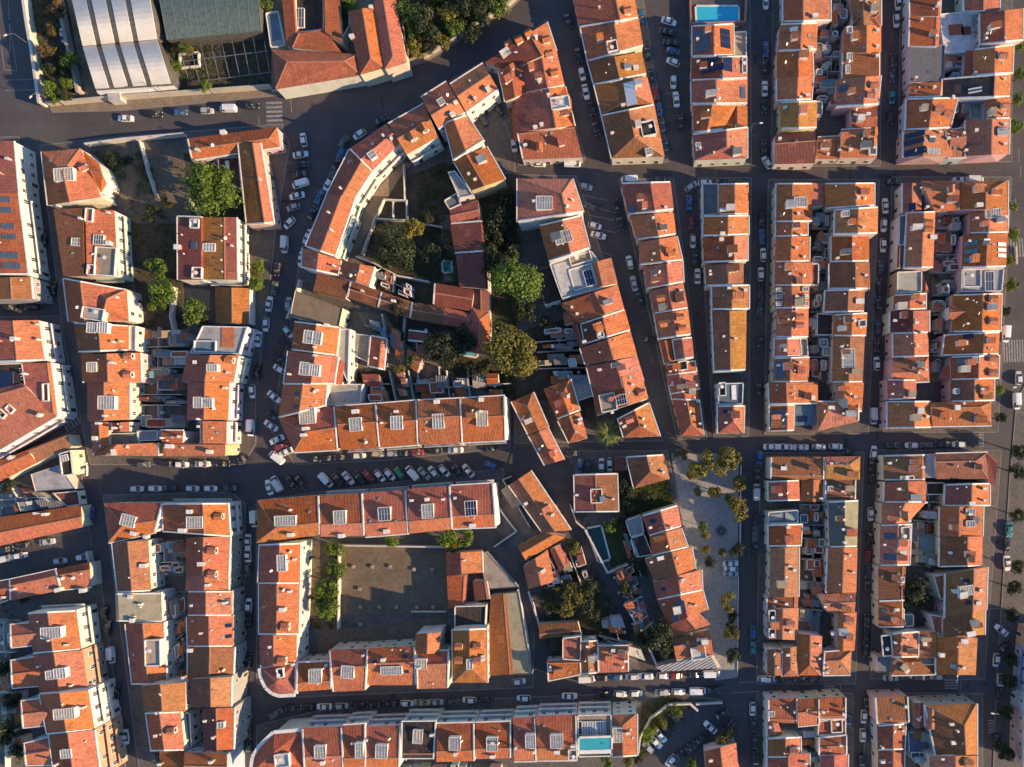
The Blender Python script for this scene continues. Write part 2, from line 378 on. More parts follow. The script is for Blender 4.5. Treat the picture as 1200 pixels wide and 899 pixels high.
def facade(root, origin, a, b, h, name_i, individual, balc, joined, wallcol):
    """windows (and balconies) on the wall a-b; a,b world points at the wall top, outward = right of a->b in ccw order"""
    d = Vector((b.x - a.x, b.y - a.y, 0)); L = d.length
    if L < 2.2: return
    d.normalize(); out = Vector((d.y, -d.x, 0)); nfl = max(1, int((h - 0.4) / 2.9)); nw = max(1, int(L / rnd.uniform(2.7, 3.5))); ang = math.atan2(d.y, d.x) 
    for fl in range(nfl):
        for i in range(nw):
            s = L * (i + 0.5) / nw; p = Vector((a.x, a.y, 0)) + d * s + out * 0.01
            if rnd.random() < .1 and fl: continue
            kind = 'win'; z = 0.95 + fl * (h - 0.4) / nfl
            if fl == 0 and i == name_i % nw: kind = 'door'; z = 0.13
            elif balc and fl > 0: kind = 'french'; z = 0.25 + fl * (h - 0.4) / nfl
            if z + 1.7 > h and kind == 'win': z = h - 1.75
            if individual:
                ob = bpy.data.objects.new('window' if kind != 'door' else 'door', window_mesh(kind)); col.objects.link(ob)
                ob.parent = root; ob.location = Vector((p.x, p.y, z)) - origin; ob.rotation_euler = (0, 0, ang + math.pi)
            else:
                w, hh = (1.0, 1.35) if kind == 'win' else (1.1, 2.0)
                c = Vector((p.x, p.y, z + hh / 2))
                joined.obox(c + out * 0.02, d * (w / 2 + 0.12), out * 0.025, UP * (hh / 2 + 0.12), 'white')
                joined.obox(c + out * 0.05, d * (w / 2), out * 0.02, UP * (hh / 2), 'glass' if kind != 'door' else 'bark')
        if balc and fl > 0:
            z = fl * (h - 0.4) / nfl + 0.1; bm = MB(); m0 = Vector((a.x, a.y, 0)) + d * (L * 0.04); m1 = Vector((a.x, a.y, 0)) + d * (L * 0.96)
            bm.prism([m0 + UP * (z + .12), m0 + out * 1.0 + UP * (z + .12), m1 + out * 1.0 + UP * (z + .12), m1 + UP * (z + .12)], [m0 + UP * z, m0 + out * 1.0 + UP * z, m1 + out * 1.0 + UP * z, m1 + UP * z], 'wall', True, True)
            bm.bar(m0 + out * 0.95 + UP * (z + .12), m1 + out * 0.95 + UP * (z + .12), 0.1, 0.85, 'wall')
            bm.build('balcony', root, wallcol, origin=origin)

def volume(q, opt, root, origin, wing=False):
    """walls + roof of one quad (photo pixels, TL TR BR BL).  Returns the roof faces."""
    h = opt['h']; t = opt['t']; kind = opt['form']
    if kind == 'h': q = [q[1], q[2], q[3], q[0]]
    E = [W(x, y, h) for x, y in q]
    roofcol = opt['col']; c1 = ROOF[roofcol[0]]; c2 = ROOF[roofcol[-1]]  # second code recolours the sunward slope, mostly lighter: sunlight painted into the tiles
    wallc = tuple(c * rnd.uniform(0.88, 1.06) for c in WALL[opt['wall']])
    tile = roofcol[0] in 'orbypdk'
    rm = 'roof' if tile else ('corr' if opt.get('corr') else 'flat')
    faces = []; walls = MB(); roof = MB(); trim = MB()
    COPES = []
    G0 = [Vector((e.x, e.y, 0)) for e in E]
    wname, rname = ('rear_wing', 'roof') if wing else ('wall', 'roof')
    if kind == 'z':
        q0 = q; cx_, cy_ = sum(p[0] for p in q) / len(q), sum(p[1] for p in q) / len(q)
        ap = W(cx_, cy_, h + 1.8); C = ccw(E)
        walls.prism(C, ccw(G0), 'wall', False)
        for i in range(len(C)):
            p_, q_ = C[i], C[(i + 1) % len(C)]
            roof.prism([p_ + UP * .15, q_ + UP * .15, ap + UP * .15], [p_ + UP * .02, q_ + UP * .02, ap + UP * .02], rm, True, True); faces.append([p_ + UP * .15, q_ + UP * .15, ap + UP * .15])
            nd = Vector((-(q_ - p_).y, (q_ - p_).x, 0)).normalized() * .35
            tb = MB(); tb.bar(p_ - nd - UP * .3, q_ - nd - UP * .3, .95, .5, 'trim'); COPES.append(tb)
        opt['nowin'] = True
    elif kind == 'f':
        inner = []
        c = sum(E, Vector()) / 4
        walls.prism(ccw([e for e in E]), ccw(G0), 'wall', False)
        top = ccw([e - UP * 0.25 for e in E]); roof.face(top, rm); faces = [top]
        if not opt.get('noparapet'):
            C = ccw(E)
            for i in range(4):
                a, b = C[i], C[(i + 1) % 4]; nd = Vector((-(b - a).y, (b - a).x, 0)).normalized() * 0.13
                trim.bar(a + nd - UP * 0.25 , b + nd - UP * 0.25 + (b - a).normalized() * 0.0, 0.26, 0.36, 'trim')
        ridge = None
    else:
        wd = ((E[1] - E[0]).length + (E[2] - E[3]).length) / 2; tt = min(max(t, 0), 1)
        rise = max(0.42 * wd * math.sqrt(tt * (1 - tt)) * opt.get('pitch', 1), 0.13 * wd if (tt < .08 or tt > .92) else 0); rise = min(rise, 3.0)
        def lp(a, b, u): return (a[0] + (b[0] - a[0]) * u, a[1] + (b[1] - a[1]) * u)
        r0 = lp(q[0], q[1], tt); r1 = lp(q[3], q[2], tt)
        ln = (W(*r0) - W(*r1)).length; hp = min(0.42, 0.5 * wd / max(ln, 0.1))
        ha, hb = opt.get('xa'), opt.get('xb')
        s0 = lp(r0, r1, hp) if ha else r0; s1 = lp(r1, r0, hp) if hb else r1
        R0 = W(*s0, h + rise); R1 = W(*s1, h + rise)
        A = [E[0], R0, R1, E[3]]; B = [R0, E[1], E[2], R1]
        fl = []
        if tt > 0.03: fl.append((A, 0))
        if tt < 0.97: fl.append((B, 1))
        if ha: fl.append(([E[0], E[1], R0], 1))
        if hb: fl.append(([E[2], E[3], R1], 0))
        # walls: four sides, with gables
        order = ccw(G0); 
        for i in range(4):
            a, b = E[i], E[(i + 1) % 4]; ga, gb = G0[i], G0[(i + 1) % 4]
            pts = [a, b, gb, ga]
            if i == 0 and not ha: pts = [a, R0, b, gb, ga]
            if i == 2 and not hb: pts = [a, R1, b, gb, ga]
            walls.face(pts, 'wall')
        if tt <= 0.03: walls.face([E[0], R0, R1, E[3]], 'wall')
        if tt >= 0.97: walls.face([R0, E[1], E[2], R1], 'wall')
        # roof slabs with overhang at the eaves
        rr = [roof, roof if roofcol[0] == roofcol[-1] else MB()]
        ctr = sum(E, Vector()) / 4
        for f, side in fl:
            g = []
            for pnt in f:
                if pnt is R0 or pnt is R1: g.append(pnt.copy()); continue
                o = Vector((pnt.x - ctr.x, pnt.y - ctr.y, 0)); 
                ed = (E[3] - E[0]) if pnt in (E[0], E[3]) else (E[2] - E[1])
                nn = Vector((-ed.y, ed.x, 0)).normalized()
                if nn.dot(o) < 0: nn = -nn
                g.append(pnt + nn * 0.22 - UP * (0.22 * rise / max(wd * 0.5, 1)))
            if (g[1] - g[0]).cross(g[2] - g[0]).z < 0: g.reverse()
            rr[side].prism([p + UP * 0.17 for p in g], [p + UP * 0.03 for p in g], rm, True, True)
            faces.append([p + UP * 0.17 for p in g])
        if 0.06 < tt < 0.94 and tile:
            roof.bar(R0 + UP * 0.13, R1 + UP * 0.13, 0.3, 0.12, 'mortar')
            if ha:
                for e in (E[0], E[1]): roof.bar(e + UP * 0.12, R0 + UP * 0.12, 0.24, 0.11, 'mortar')
            if hb:
                for e in (E[2], E[3]): roof.bar(e + UP * 0.12, R1 + UP * 0.12, 0.24, 0.11, 'mortar')
        pr = opt.get('party', '')
        if not wing and tile and not opt.get('nowin'): pr += ('e' if rnd.random() < .5 else '') + ('f' if rnd.random() < .4 else '')
        def cope(e0, r, e1, ins):
            mx, my = topx((e0 + e1) / 2); segs = []
            if any(abs(mx - x) + abs(my - y) < 5 for x, y in COPED): return
            COPED.append((mx, my))
            for a, b in ((e0, r), (r, e1)):
                if (a - b).length > 0.5: segs.append((a + ins - UP * 0.3, b + ins - UP * 0.3))
            tb = MB()
            for s0_, s1_ in segs: tb.bar(s0_, s1_, 0.38, 0.64, 'trim')
            if tb.v: COPES.append(tb)
        if 'a' in pr and not ha: cope(E[0], R0, E[1], (R1 - R0).normalized() * 0.17 * 1)
        if 'b' in pr and not hb: cope(E[3], R1, E[2], (R0 - R1).normalized() * 0.17)
        if 'e' in pr or 'f' in pr:
            for a, b, k in ((E[0], E[3], 'e'), (E[1], E[2], 'f')):
                if k not in pr: continue
                o = Vector(((a + b) / 2 - ctr).to_2d().to_3d()); ed = b - a; nn = Vector((-ed.y, ed.x, 0)).normalized()
                if nn.dot(o) < 0: nn = -nn
                tb = MB(); tb.bar(a + nn * 0.3 - UP * 0.3, b + nn * 0.3 - UP * 0.3, 0.3, 0.5, 'trim'); COPES.append(tb)
        if rr[1] is not roof: rr[1].build('roof', root, tuple(c * rnd.uniform(.9, 1.1) for c in c2), True, origin)
    jit = rnd.uniform(0.76, 1.14); gz = rnd.uniform(0.86, 1.08); rc = (c1[0] * jit, c1[1] * jit * gz, c1[2] * jit * gz * rnd.uniform(.9, 1.1))
    wo = walls.build(wname, root, wallc, False, origin)
    ro = roof.build(rname, wo if wing else root, rc, True, origin)
    if trim.v: trim.build('parapet', wo if wing else root, None, False, origin)
    if kind != 'f':
        for tb in COPES: tb.build('coping', wo if wing else root, None, False, origin)
    # facades
    if not opt.get('nowin'):
        joined = MB(); C = E if True else None
        order = ccw(E)
        for i in range(4):
            a, b = order[i], order[(i + 1) % 4]
            mid = (a + b) / 2; d = b - a; out = Vector((d.y, -d.x, 0)).normalized()
            def same(u, v): return {tuple(u), tuple(v)} == {tuple(a), tuple(b)}
            gable = same(E[0], E[1]) or same(E[2], E[3])
            if gable and not opt.get('allwin') and kind != 'f' and not (same(E[0], E[1]) and opt.get('xa')) and not (same(E[2], E[3]) and opt.get('xb')): continue
            toward = -out.dot(Vector((mid.x, mid.y, 0))) > 0
            r_px = math.hypot(mid.x, mid.y) / S; lean = r_px * h / (HC - h) * (-out.dot(Vector((mid.x, mid.y, 0)).normalized()) if mid.length > 1 else 0)
            px_, py_ = topx(mid)
            vis = lean >= 13 and -20 < px_ < 1220 and -20 < py_ < 920 and not wing
            facade(root, origin, a, b, h, rnd.randrange(9), vis, opt.get('balc') and toward, joined, wallc)
        if joined.v:
            jo = joined.build('window_set', root, None, False, origin); jo['kind'] = 'stuff'
    return faces, E, wallc

def feature(tok, T, root, origin, faces, E, opt, q):
    kind, args = tok.split(':'); A = args.split(','); ox, oy, sc = T
    x, y = ox + float(A[0]) * sc, oy + float(A[1]) * sc
    P, n = roof_point(faces, x, y, opt['h'])
    ex = (E[1] - E[0]); ex = Vector((ex.x, ex.y, 0)).normalized()
    ey = Vector((-ex.y, ex.x, 0))
    if opt['form'] == 'h': ex, ey = ey, -ex
    mpp = S * (HC - P.z) / HC
    w, hh = (float(A[2]) * sc * mpp, float(A[3]) * sc * mpp) if len(A) > 3 else (1, 1)
    style = A[4] if len(A) > 4 else ''
    sub = lambda mb, name, par=root, colr=None, uv=False: mb.build(name, par, colr, uv, origin if par is root else origin)
    if kind == 's':        # glazed roof lantern: upstand + glass + bars
        zs = [roof_point(faces, x + sx * w / 2 / mpp, y + sy * hh / 2 / mpp, opt['h'])[0].z for sx in (-1, 1) for sy in (-1, 1)]
        zt = max(max(zs), P.z) + 0.35; zb = min(zs) - 0.3
        c = Vector((P.x, P.y, 0)); f = MB(); b = 0.13
        hx, hy = w / 2, hh / 2
        corners = [c + ex * sx * hx + ey * sy * hy for sx, sy in ((-1, -1), (1, -1), (1, 1), (-1, 1))]
        f.prism([p + UP * zt for p in corners], [p + UP * zb for p in corners], 'trim', False)
        for i in range(4): f.bar(corners[i] + UP * zt, corners[(i + 1) % 4] + UP * zt, 0.15, 0.08, 'trim')
        nb = max(1, round(w / 0.75))
        for i in range(1, nb):
            o = ex * (-hx + w * i / nb); f.bar(c + o - ey * hy + UP * zt, c + o + ey * hy + UP * zt, 0.055 if style != 'g' else 0.17, 0.05, 'trim' if style != 'g' else 'white')
        if hh > 1.8: f.bar(c - ex * hx + UP * (zt), c + ex * hx + UP * zt, 0.06, 0.055, 'trim')
        so = sub(f, 'skylight'); g = MB(); g.face([p + UP * (zt - 0.02) for p in corners], {'c': 'cream_glass', 'n': 'pv', 'b': 'bluepanel'}.get(style, 'sglass'))
        g.build('pane', so, None, False, origin)
    elif kind in 'pg':     # panels lying on the slope
        ed = ex - n * ex.dot(n); ed.normalize(); fd = n.cross(ed)
        nx, ny = (int(A[4]), int(A[5])) if kind == 'p' and len(A) > 5 else (1, 1)
        mt = 'pv' if kind == 'p' else None; gc = None
        if kind == 'p' and len(A) > 6: mt = {'b': 'bluepanel', 's': 'sglass', 'c': 'cream_glass'}[A[6]]
        if kind == 'g':
            mt = {'s': 'sglass', 'b': 'bluepanel', 'n': 'pv', 'w': 'white', 'c': 'cream_glass'}.get(style)
            if mt is None: mt = 'flat'; gc = ROOF[style]
        f = MB()
        for i in range(nx):
            for j in range(ny):
                c = P + n * 0.12 + ed * (w * ((i + .5) / nx - .5)) + fd * (hh * ((j + .5) / ny - .5))
                f.obox(c, ed * (w / nx / 2 - 0.05), fd * (hh / ny / 2 - 0.05), n * 0.06, 'metal', mt)
        sub(f, 'solar_panel' if kind == 'p' else 'roof_window', root, gc)
    elif kind == 'd':      # gabled dormer looking down the slope
        dn = Vector((n.x, n.y, 0)); dn = dn.normalized() if dn.length > 0.05 else ex
        sd_ = Vector((-dn.y, dn.x, 0)); w = min(float(A[2]) * sc * mpp / 2 if len(A) > 2 else 0.8, 1.0)
        sl = math.hypot(n.x, n.y) / max(n.z, .1); hf = 1.25; ln = hf / max(sl, .25)
        f0 = P + dn * 0.6; b0 = f0 - dn * min(ln, 1.9)
        f = MB(); zt = f0.z + hf
        c4 = [f0 + sd_ * w, b0 + sd_ * w, b0 - sd_ * w, f0 - sd_ * w]
        f.prism(ccw([Vector((p.x, p.y, zt)) for p in c4]), ccw([Vector((p.x, p.y, f0.z - 0.5)) for p in c4]), 'wall', True)
        rz = 0.55; f.face([Vector((f0.x, f0.y, zt + rz)), Vector(((f0 - sd_ * w).x, (f0 - sd_ * w).y, zt)), Vector(((f0 + sd_ * w).x, (f0 + sd_ * w).y, zt))], 'wall')
        wc = Vector((f0.x, f0.y, f0.z + 0.72)) + dn * 0.03
        f.obox(wc, sd_ * min(0.5, w * .6), dn * 0.03, UP * 0.42, 'glass')
        do = sub(f, 'dormer', root, (0.62, 0.58, 0.52))
        r = MB(); e = w + 0.18; F = f0 + dn * 0.22
        for s in (1, -1):
            a = Vector((F.x, F.y, zt + rz)); b = a - dn * (min(ln, 1.9) + 0.3); cc = b + sd_ * s * e - UP * rz; d_ = a + sd_ * s * e - UP * rz
            g = [a, b, cc, d_]
            if (g[1] - g[0]).cross(g[2] - g[0]).z < 0: g.reverse()
            r.prism([p + UP * 0.12 for p in g], [p + UP * 0.02 for p in g], 'roof', True, True)
        r.build('dormer_roof', do, ROOF[opt['col'][-1]] if opt['col'][-1] in 'orbypd' else ROOF['o'], True, origin)
    elif kind == 'c':      # chimney stack with cap
        w = float(A[2]) * .8 if len(A) > 2 else rnd.uniform(0.28, 0.48); l_ = w * rnd.uniform(1.0, 2.0); ht = rnd.uniform(0.8, 1.5)
        f = MB(); f.obox(P + UP * (ht / 2 - 0.3), ex * l_ / 1.6, ey * w / 1.6, UP * (ht / 2 + 0.3), 'wall')
        f.obox(P + UP * (ht + 0.06), ex * (l_ / 1.6 + 0.08), ey * (w / 1.6 + 0.08), UP * 0.06, 'trim')
        sub(f, 'chimney', root, rnd.choice(((0.6, 0.56, 0.5), (0.42, 0.38, 0.33), (0.4, 0.2, 0.13), (0.5, 0.45, 0.38))))
    elif kind == 'v':      # small roof vent
        f = MB(); f.cyl(P - UP * 0.1, P + UP * 0.45, 0.13, 0.13, 'white', 6); f.cyl(P + UP * 0.46, P + UP * 0.55, 0.24, 0.2, 'white', 6)
        sub(f, 'roof_vent')
    elif kind == 't':      # roof terrace: low walls round a paved floor
        zs = [roof_point(faces, x + sx * w / 2 / mpp, y + sy * hh / 2 / mpp, opt['h'])[0].z for sx in (-1, 1) for sy in (-1, 1)]
        zt = max(max(zs), P.z) + 0.25; c = Vector((P.x, P.y, 0))
        corners = [c + ex * sx * w / 2 + ey * sy * hh / 2 for sx, sy in ((-1, -1), (1, -1), (1, 1), (-1, 1))]
        f = MB(); f.prism([p + UP * zt for p in corners], [p + UP * (min(zs) - 0.4) for p in corners], 'wall', False)
        for i in range(4): f.bar(corners[i] + UP * (zt - 0.4), corners[(i + 1) % 4] + UP * (zt - 0.4), 0.26, 0.55, 'trim')
        to = sub(f, 'roof_terrace', root, (0.6, 0.56, 0.5))
        g = MB(); g.face([p + UP * (zt - 0.32) for p in corners], 'flat'); g.build('terrace_floor', to, ROOF.get(style or 'l', ROOF['l']), False, origin)
        if rnd.random() < .7:
            k = MB(); o = c + ex * rnd.uniform(-.2, .2) * w + ey * rnd.uniform(-.2, .2) * hh + UP * (zt - .32)
            k.cyl(o, o + UP * 0.7, 0.06, 0.06, 'metal', 6); k.cyl(o + UP * 0.7, o + UP * 0.76, 0.55, 0.55, 'white', 10); k.build('terrace_table', to, None, False, origin)
    elif kind == 'a':      # television aerial
        f = MB(); ht = rnd.uniform(1.8, 3.0); f.cyl(P - UP * .2, P + UP * ht, .035, .03, 'metal', 5)
        for j in range(4): f.bar(P + UP * (ht - .15 - j * .02) + ex * (j * .22 - .35) - ey * (.45 - j * .07), P + UP * (ht - .15 - j * .02) + ex * (j * .22 - .35) + ey * (.45 - j * .07), .03, .03, 'metal')
        f.bar(P + UP * (ht - .2) - ex * .45, P + UP * (ht - .2) + ex * .45, .04, .03, 'metal'); sub(f, 'aerial')
    elif kind == 'i':      # satellite dish
        f = MB(); q_ = P + UP * .7; dd = Vector((.75, -.45, .5)).normalized(); f.cyl(P - UP * .1, q_, .04, .04, 'metal', 5); f.cyl(q_, q_ + dd * .1, .25, .45, 'white', 12); sub(f, 'satellite_dish')
    elif kind == 'e':      # printed banner lying on the terrace: white sheet with a black scrawl
        zt = P.z + .9; c = Vector((P.x, P.y, zt)); f = MB(); f.obox(c, ex * w / 2, ey * hh / 2, UP * .05, 'white'); so = sub(f, 'rooftop_banner')
        g = MB(); Q = lambda x_, y_: c + ex * w * x_ + ey * hh * y_ + UP * .058
        for poly in (((-.3, .02), (-.1, .3), (-.06, .26), (-.22, .04)), ((-.1, .3), (.06, .14), (.02, .06), (-.08, .2)), ((-.14, .04), (.0, .16), (.02, .1), (-.08, .02)), ((.02, .12), (.36, .16), (.36, .1), (.04, .04))): g.face([Q(*p_) for p_ in poly], 'rail')
        for j in range(7): g.face([Q(-.24 + j * .08, -.06), Q(-.19 + j * .08, -.06), Q(-.19 + j * .08, -.1), Q(-.24 + j * .08, -.1)], 'rail')
        g.build('emblem', so, None, False, origin)
    elif kind == 'x':      # stair head or attic box rising through the roof, with its own small roof
        bw, bd, bh = rnd.uniform(1.3, 2.6), rnd.uniform(1.1, 2.0), rnd.uniform(.5, 1.2); zt = P.z + bh + .4; c = Vector((P.x, P.y, 0))
        C4 = [c + ex * sx * bw / 2 + ey * sy * bd / 2 for sx, sy in ((-1, -1), (1, -1), (1, 1), (-1, 1))]; dz = [0, .0, .45, .45] if rnd.random() < .5 else [0, .4, .4, 0]
        f = MB(); f.prism(ccw([p + UP * (zt + z_) for p, z_ in zip(C4, dz)]), ccw([p + UP * (P.z - 1.6) for p in C4]), 'wall', True)
        bo = sub(f, 'attic_box', root, rnd.choice(((.6, .56, .5), (.62, .6, .57), (.5, .42, .36))))
        g = MB(); tl = rnd.random() < .7; e_ = 1.12
        T4 = [c + (p - c) * e_ + UP * (zt + z_) for p, z_ in zip(C4, dz)]
        g.prism([p + UP * .14 for p in T4], [p + UP * .02 for p in T4], 'roof' if tl else 'flat', True, True); g.build('box_roof', bo, ROOF[rnd.choice('orpb')] if tl else ROOF[rnd.choice('Glgw')], True, origin)
    elif kind == 'k':      # water tank / heater: panel + drum
        f = MB(); z = P + n * 0.15
        f.obox(z + UP * .25, ex * 0.9, ey * 0.6 + UP * 0.25, UP * 0.05, 'metal', 'bluepanel'); f.cyl(z + ey * 0.8 - ex * 0.8 + UP * 0.75, z + ey * 0.8 + ex * 0.8 + UP * 0.75, 0.28, 0.28, 'white', 8)
        sub(f, 'water_heater')

def parse_opts(toks, T):
    o = {'h': 8.0 * HF, 't': 0.5, 'form': 'v', 'wall': 'w', 'col': 'o', 'party': '', 'feat': []}
    first = True
    for k in toks:
        if ':' in k: o['feat'].append(k)
        elif k[0] == 'H' and k[1:].replace('.', '').isdigit(): o['h'] = float(k[1:]) * HF
        elif k[0] in 'vh' and (len(k) > 1 and (k[1] == '.' or k[1:].isdigit())): o['form'] = k[0]; o['t'] = float(k[1:])
        elif k in ('f', 'z'): o['form'] = k
        elif k in ('xa', 'xb'): o[k] = True
        elif k == 'X': o['xa'] = o['xb'] = True
        elif k[0] == 'w' and len(k) == 2: o['wall'] = k[1]
        elif k == 'P': o['party'] += 'ab'
        elif k[0] == 'P': o['party'] += k[1:]
        elif k == 'corr': o['corr'] = True
        elif k == 'bal': o['balc'] = True
        elif k == 'all': o['allwin'] = True
        elif k == 'nw': o['nowin'] = True
        elif k == 'np': o['noparapet'] = True
        elif k[0] == '/' : o['pitch'] = float(k[1:])
        elif first or k[0] == '#': o['col'] = k.strip('#')
        first = False
    return o
# ---------------------------------------------------------------- read the survey of houses
BLOCKS = {}
def auto_clutter(h, q, faces, opt, root, origin, E):
    """chimneys and vents near the party walls, as every house here has"""
    if opt.get('nowin') or opt['form'] in 'fz': return
    nm = h['nfeat_c']
    for k in range(rnd.choice((1, 1, 1, 2, 2)) - nm):
        u, v = rnd.choice((0.1, 0.9, rnd.uniform(.2, .8))), rnd.uniform(0.15, 0.85)
        x = (q[0][0] * (1 - u) + q[1][0] * u) * (1 - v) + (q[3][0] * (1 - u) + q[2][0] * u) * v
        y = (q[0][1] * (1 - u) + q[1][1] * u) * (1 - v) + (q[3][1] * (1 - u) + q[2][1] * u) * v
        feature('c:%f,%f' % (x, y), (0, 0, 1), root, origin, faces, E, opt, q)
    for k in range(rnd.choice((1, 2, 2, 3))):
        u, v = rnd.uniform(.12, .88), rnd.uniform(0.12, 0.88)
        x = (q[0][0] * (1 - u) + q[1][0] * u) * (1 - v) + (q[3][0] * (1 - u) + q[2][0] * u) * v
        y = (q[0][1] * (1 - u) + q[1][1] * u) * (1 - v) + (q[3][1] * (1 - u) + q[2][1] * u) * v
        rr_ = rnd.random()
        if rr_ < .25: feature('a:%f,%f' % (x, y), (0, 0, 1), root, origin, faces, E, opt, q)
        elif rr_ < .4: feature('i:%f,%f' % (x, y), (0, 0, 1), root, origin, faces, E, opt, q)
        elif rr_ < .7: feature('v:%f,%f' % (x, y), (0, 0, 1), root, origin, faces, E, opt, q)
        else: feature('g:%f,%f,3.6,3.2,s' % (x, y), (0, 0, 1), root, origin, faces, E, opt, q)

def auto_boxes(h, q, faces, opt, root, origin, E):
    if opt.get('nowin') or opt['form'] in 'fz' or not (h['cx'] > 560 and (h['cy'] < 800)): return
    for k in range(rnd.choice((0, 1, 1, 2))):
        u, v = rnd.choice((rnd.uniform(.18, .4), rnd.uniform(.6, .82))), rnd.uniform(.18, .82)
        x = (q[0][0] * (1 - u) + q[1][0] * u) * (1 - v) + (q[3][0] * (1 - u) + q[2][0] * u) * v
        y = (q[0][1] * (1 - u) + q[1][1] * u) * (1 - v) + (q[3][1] * (1 - u) + q[2][1] * u) * v
        feature('x:%f,%f' % (x, y), (0, 0, 1), root, origin, faces, E, opt, q)

def feat_words(feats, wings):
    cnt = {}
    for f in feats: cnt[f.split(':')[0]] = cnt.get(f.split(':')[0], 0) + 1
    W_ = []
    if cnt.get('p'): W_.append('solar panels')
    if cnt.get('s'): W_.append('a glazed skylight' if cnt['s'] == 1 else '%s skylights' % ['', '', 'two', 'three', 'four', 'five', 'six', 'seven'][min(cnt['s'], 7)])
    if cnt.get('d'): W_.append('a dormer' if cnt['d'] == 1 else '%s dormers' % ['', '', 'two', 'three', 'four', 'five', 'six'][min(cnt['d'], 6)])
    if cnt.get('t'): W_.append('a roof terrace')
    return W_[:2]

def add_houses(text):
    T = (0, 0, 1.0); blk = None; dflt = []; cur = None; pend = []
    def flush():
        nonlocal cur
        if cur is None: return
        h = cur; cur = None
        opt = h['opt']; q = h['q']
        cx = sum(p[0] for p in q) / len(q); cy = sum(p[1] for p in q) / len(q)
        hf = 0.8 if cx < 290 else ((0.78 if cx > 880 else 0.66) if cy < 195 and cx > 560 else (0.9 if cx > 1030 else 1.0))
        if cy > 800 and cx < 780: hf = max(hf, 1.05)
        opt['h'] = opt['h'] * hf + rnd.uniform(-0.22, 0.22)
        for w in h['wings']: w['opt']['h'] *= hf
        origin = W(cx, cy, opt['h']); origin.z = 0
        name = h.get('name') or ('flat_roofed_house' if opt['form'] == 'f' else 'terraced_house')
        root = empty(name, origin)
        faces, E, wc = volume(q, opt, root, origin)
        h['nfeat_c'] = sum(1 for f in opt['feat'] if f[0] in 'c')
        for f in opt['feat']: feature(f, h['T'], root, origin, faces, E, opt, q)
        h['cx'], h['cy'] = cx, cy
        auto_clutter(h, q, faces, opt, root, origin, E); auto_boxes(h, q, faces, opt, root, origin, E)
        for w in h['wings']:
            w['opt']['h'] += rnd.uniform(-0.1, 0.1)
            fw, Ew, _ = volume(w['q'], w['opt'], root, origin, True)
            for f in w['opt']['feat']: feature(f, w['T'], root, origin, fw, Ew, w['opt'], w['q'])
        hip = opt.get('xa') or opt.get('xb')
        form = 'rounded corner' if opt['form'] == 'z' else 'flat' if opt['form'] == 'f' else ('hipped' if hip else ('single pitch' if opt['t'] < .08 or opt['t'] > .92 else 'gabled'))
        cn = RNAME[opt['col'][0]]
        if opt['col'][0] != opt['col'][-1]: cn += ' and ' + RNAME[opt['col'][-1]]
        fw = feat_words(opt['feat'], h['wings'])
        mk = lambda: '%s %s house%s, %s' % (cn, form, (' with ' + ' and '.join(fw)) if fw else '', h['blk'][0])
        while len(mk().split()) > 13 and fw: fw.pop()
        base = h.get('label') or mk()
        h.update(root=root, origin=origin, base=base, cx=cx, cy=cy, E=E); HOUSES.append(h)
    for line in text.strip().splitlines():
        line = line.strip()
        if not line or line[0] == '!': continue
        c = line[0]; rest = line[1:].strip()
        if c == 'T':
            a = rest.split(); T = (float(a[0]), float(a[1]), float(a[2]) if len(a) > 2 else 0.25)
        elif c == 'B':
            flush(); p = [s.strip() for s in rest.split('|')]; blk = p
        elif c == 'D': dflt = rest.split()
        elif c in 'HR+*':
            if c in 'HR': flush()
            coords, _, o = rest.partition(';')
            lab = nm = None
            if '|' in o:
                pp = [s.strip() for s in o.split('|')]; o = pp[0]; nm = pp[1] or None; lab = pp[2] if len(pp) > 2 else None
            v = [float(s) for s in coords.split()]
            if len(v) == 4: v = [v[0], v[1], v[2], v[1], v[2], v[3], v[0], v[3]]
            q = [(T[0] + v[2 * i] * T[2], T[1] + v[2 * i + 1] * T[2]) for i in range(len(v) // 2)]
            toks = o.split()
            if c == '+':
                opt = parse_opts(toks[:1] + ['H4'] + toks[1:], T); cur['wings'].append({'q': q, 'opt': opt, 'T': T})
            else:
                opt = parse_opts(toks[:1] + dflt + toks[1:], T)
                cur = {'q': q, 'opt': opt, 'T': T, 'blk': blk, 'wings': [], 'label': lab, 'name': nm}
    flush()

def label_houses():
    seen = {}
    for h in HOUSES: seen.setdefault(h['base'], []).append(h)
    for base, hs in seen.items():
        if len(hs) == 1: tag(hs[0]['root'], base, 'house', 'houses of the ' + hs[0]['blk'][3] if len(hs[0]['blk']) > 3 else 'town houses'); continue
        ax = hs[0]['blk'][1] if len(hs[0]['blk']) > 1 else 'y'
        key = {'y': lambda h: h['cy'], 'x': lambda h: h['cx']}[ax]
        hs.sort(key=key); end = hs[0]['blk'][2] if len(hs[0]['blk']) > 2 else ('the top' if ax == 'y' else 'the left')
        for i, h in enumerate(hs):
            tag(h['root'], '%s, %s from %s' % (base, ORD[i], end.replace('the ', '')), 'house', 'town houses')
    for h in HOUSES: h['root']['group'] = 'town houses'

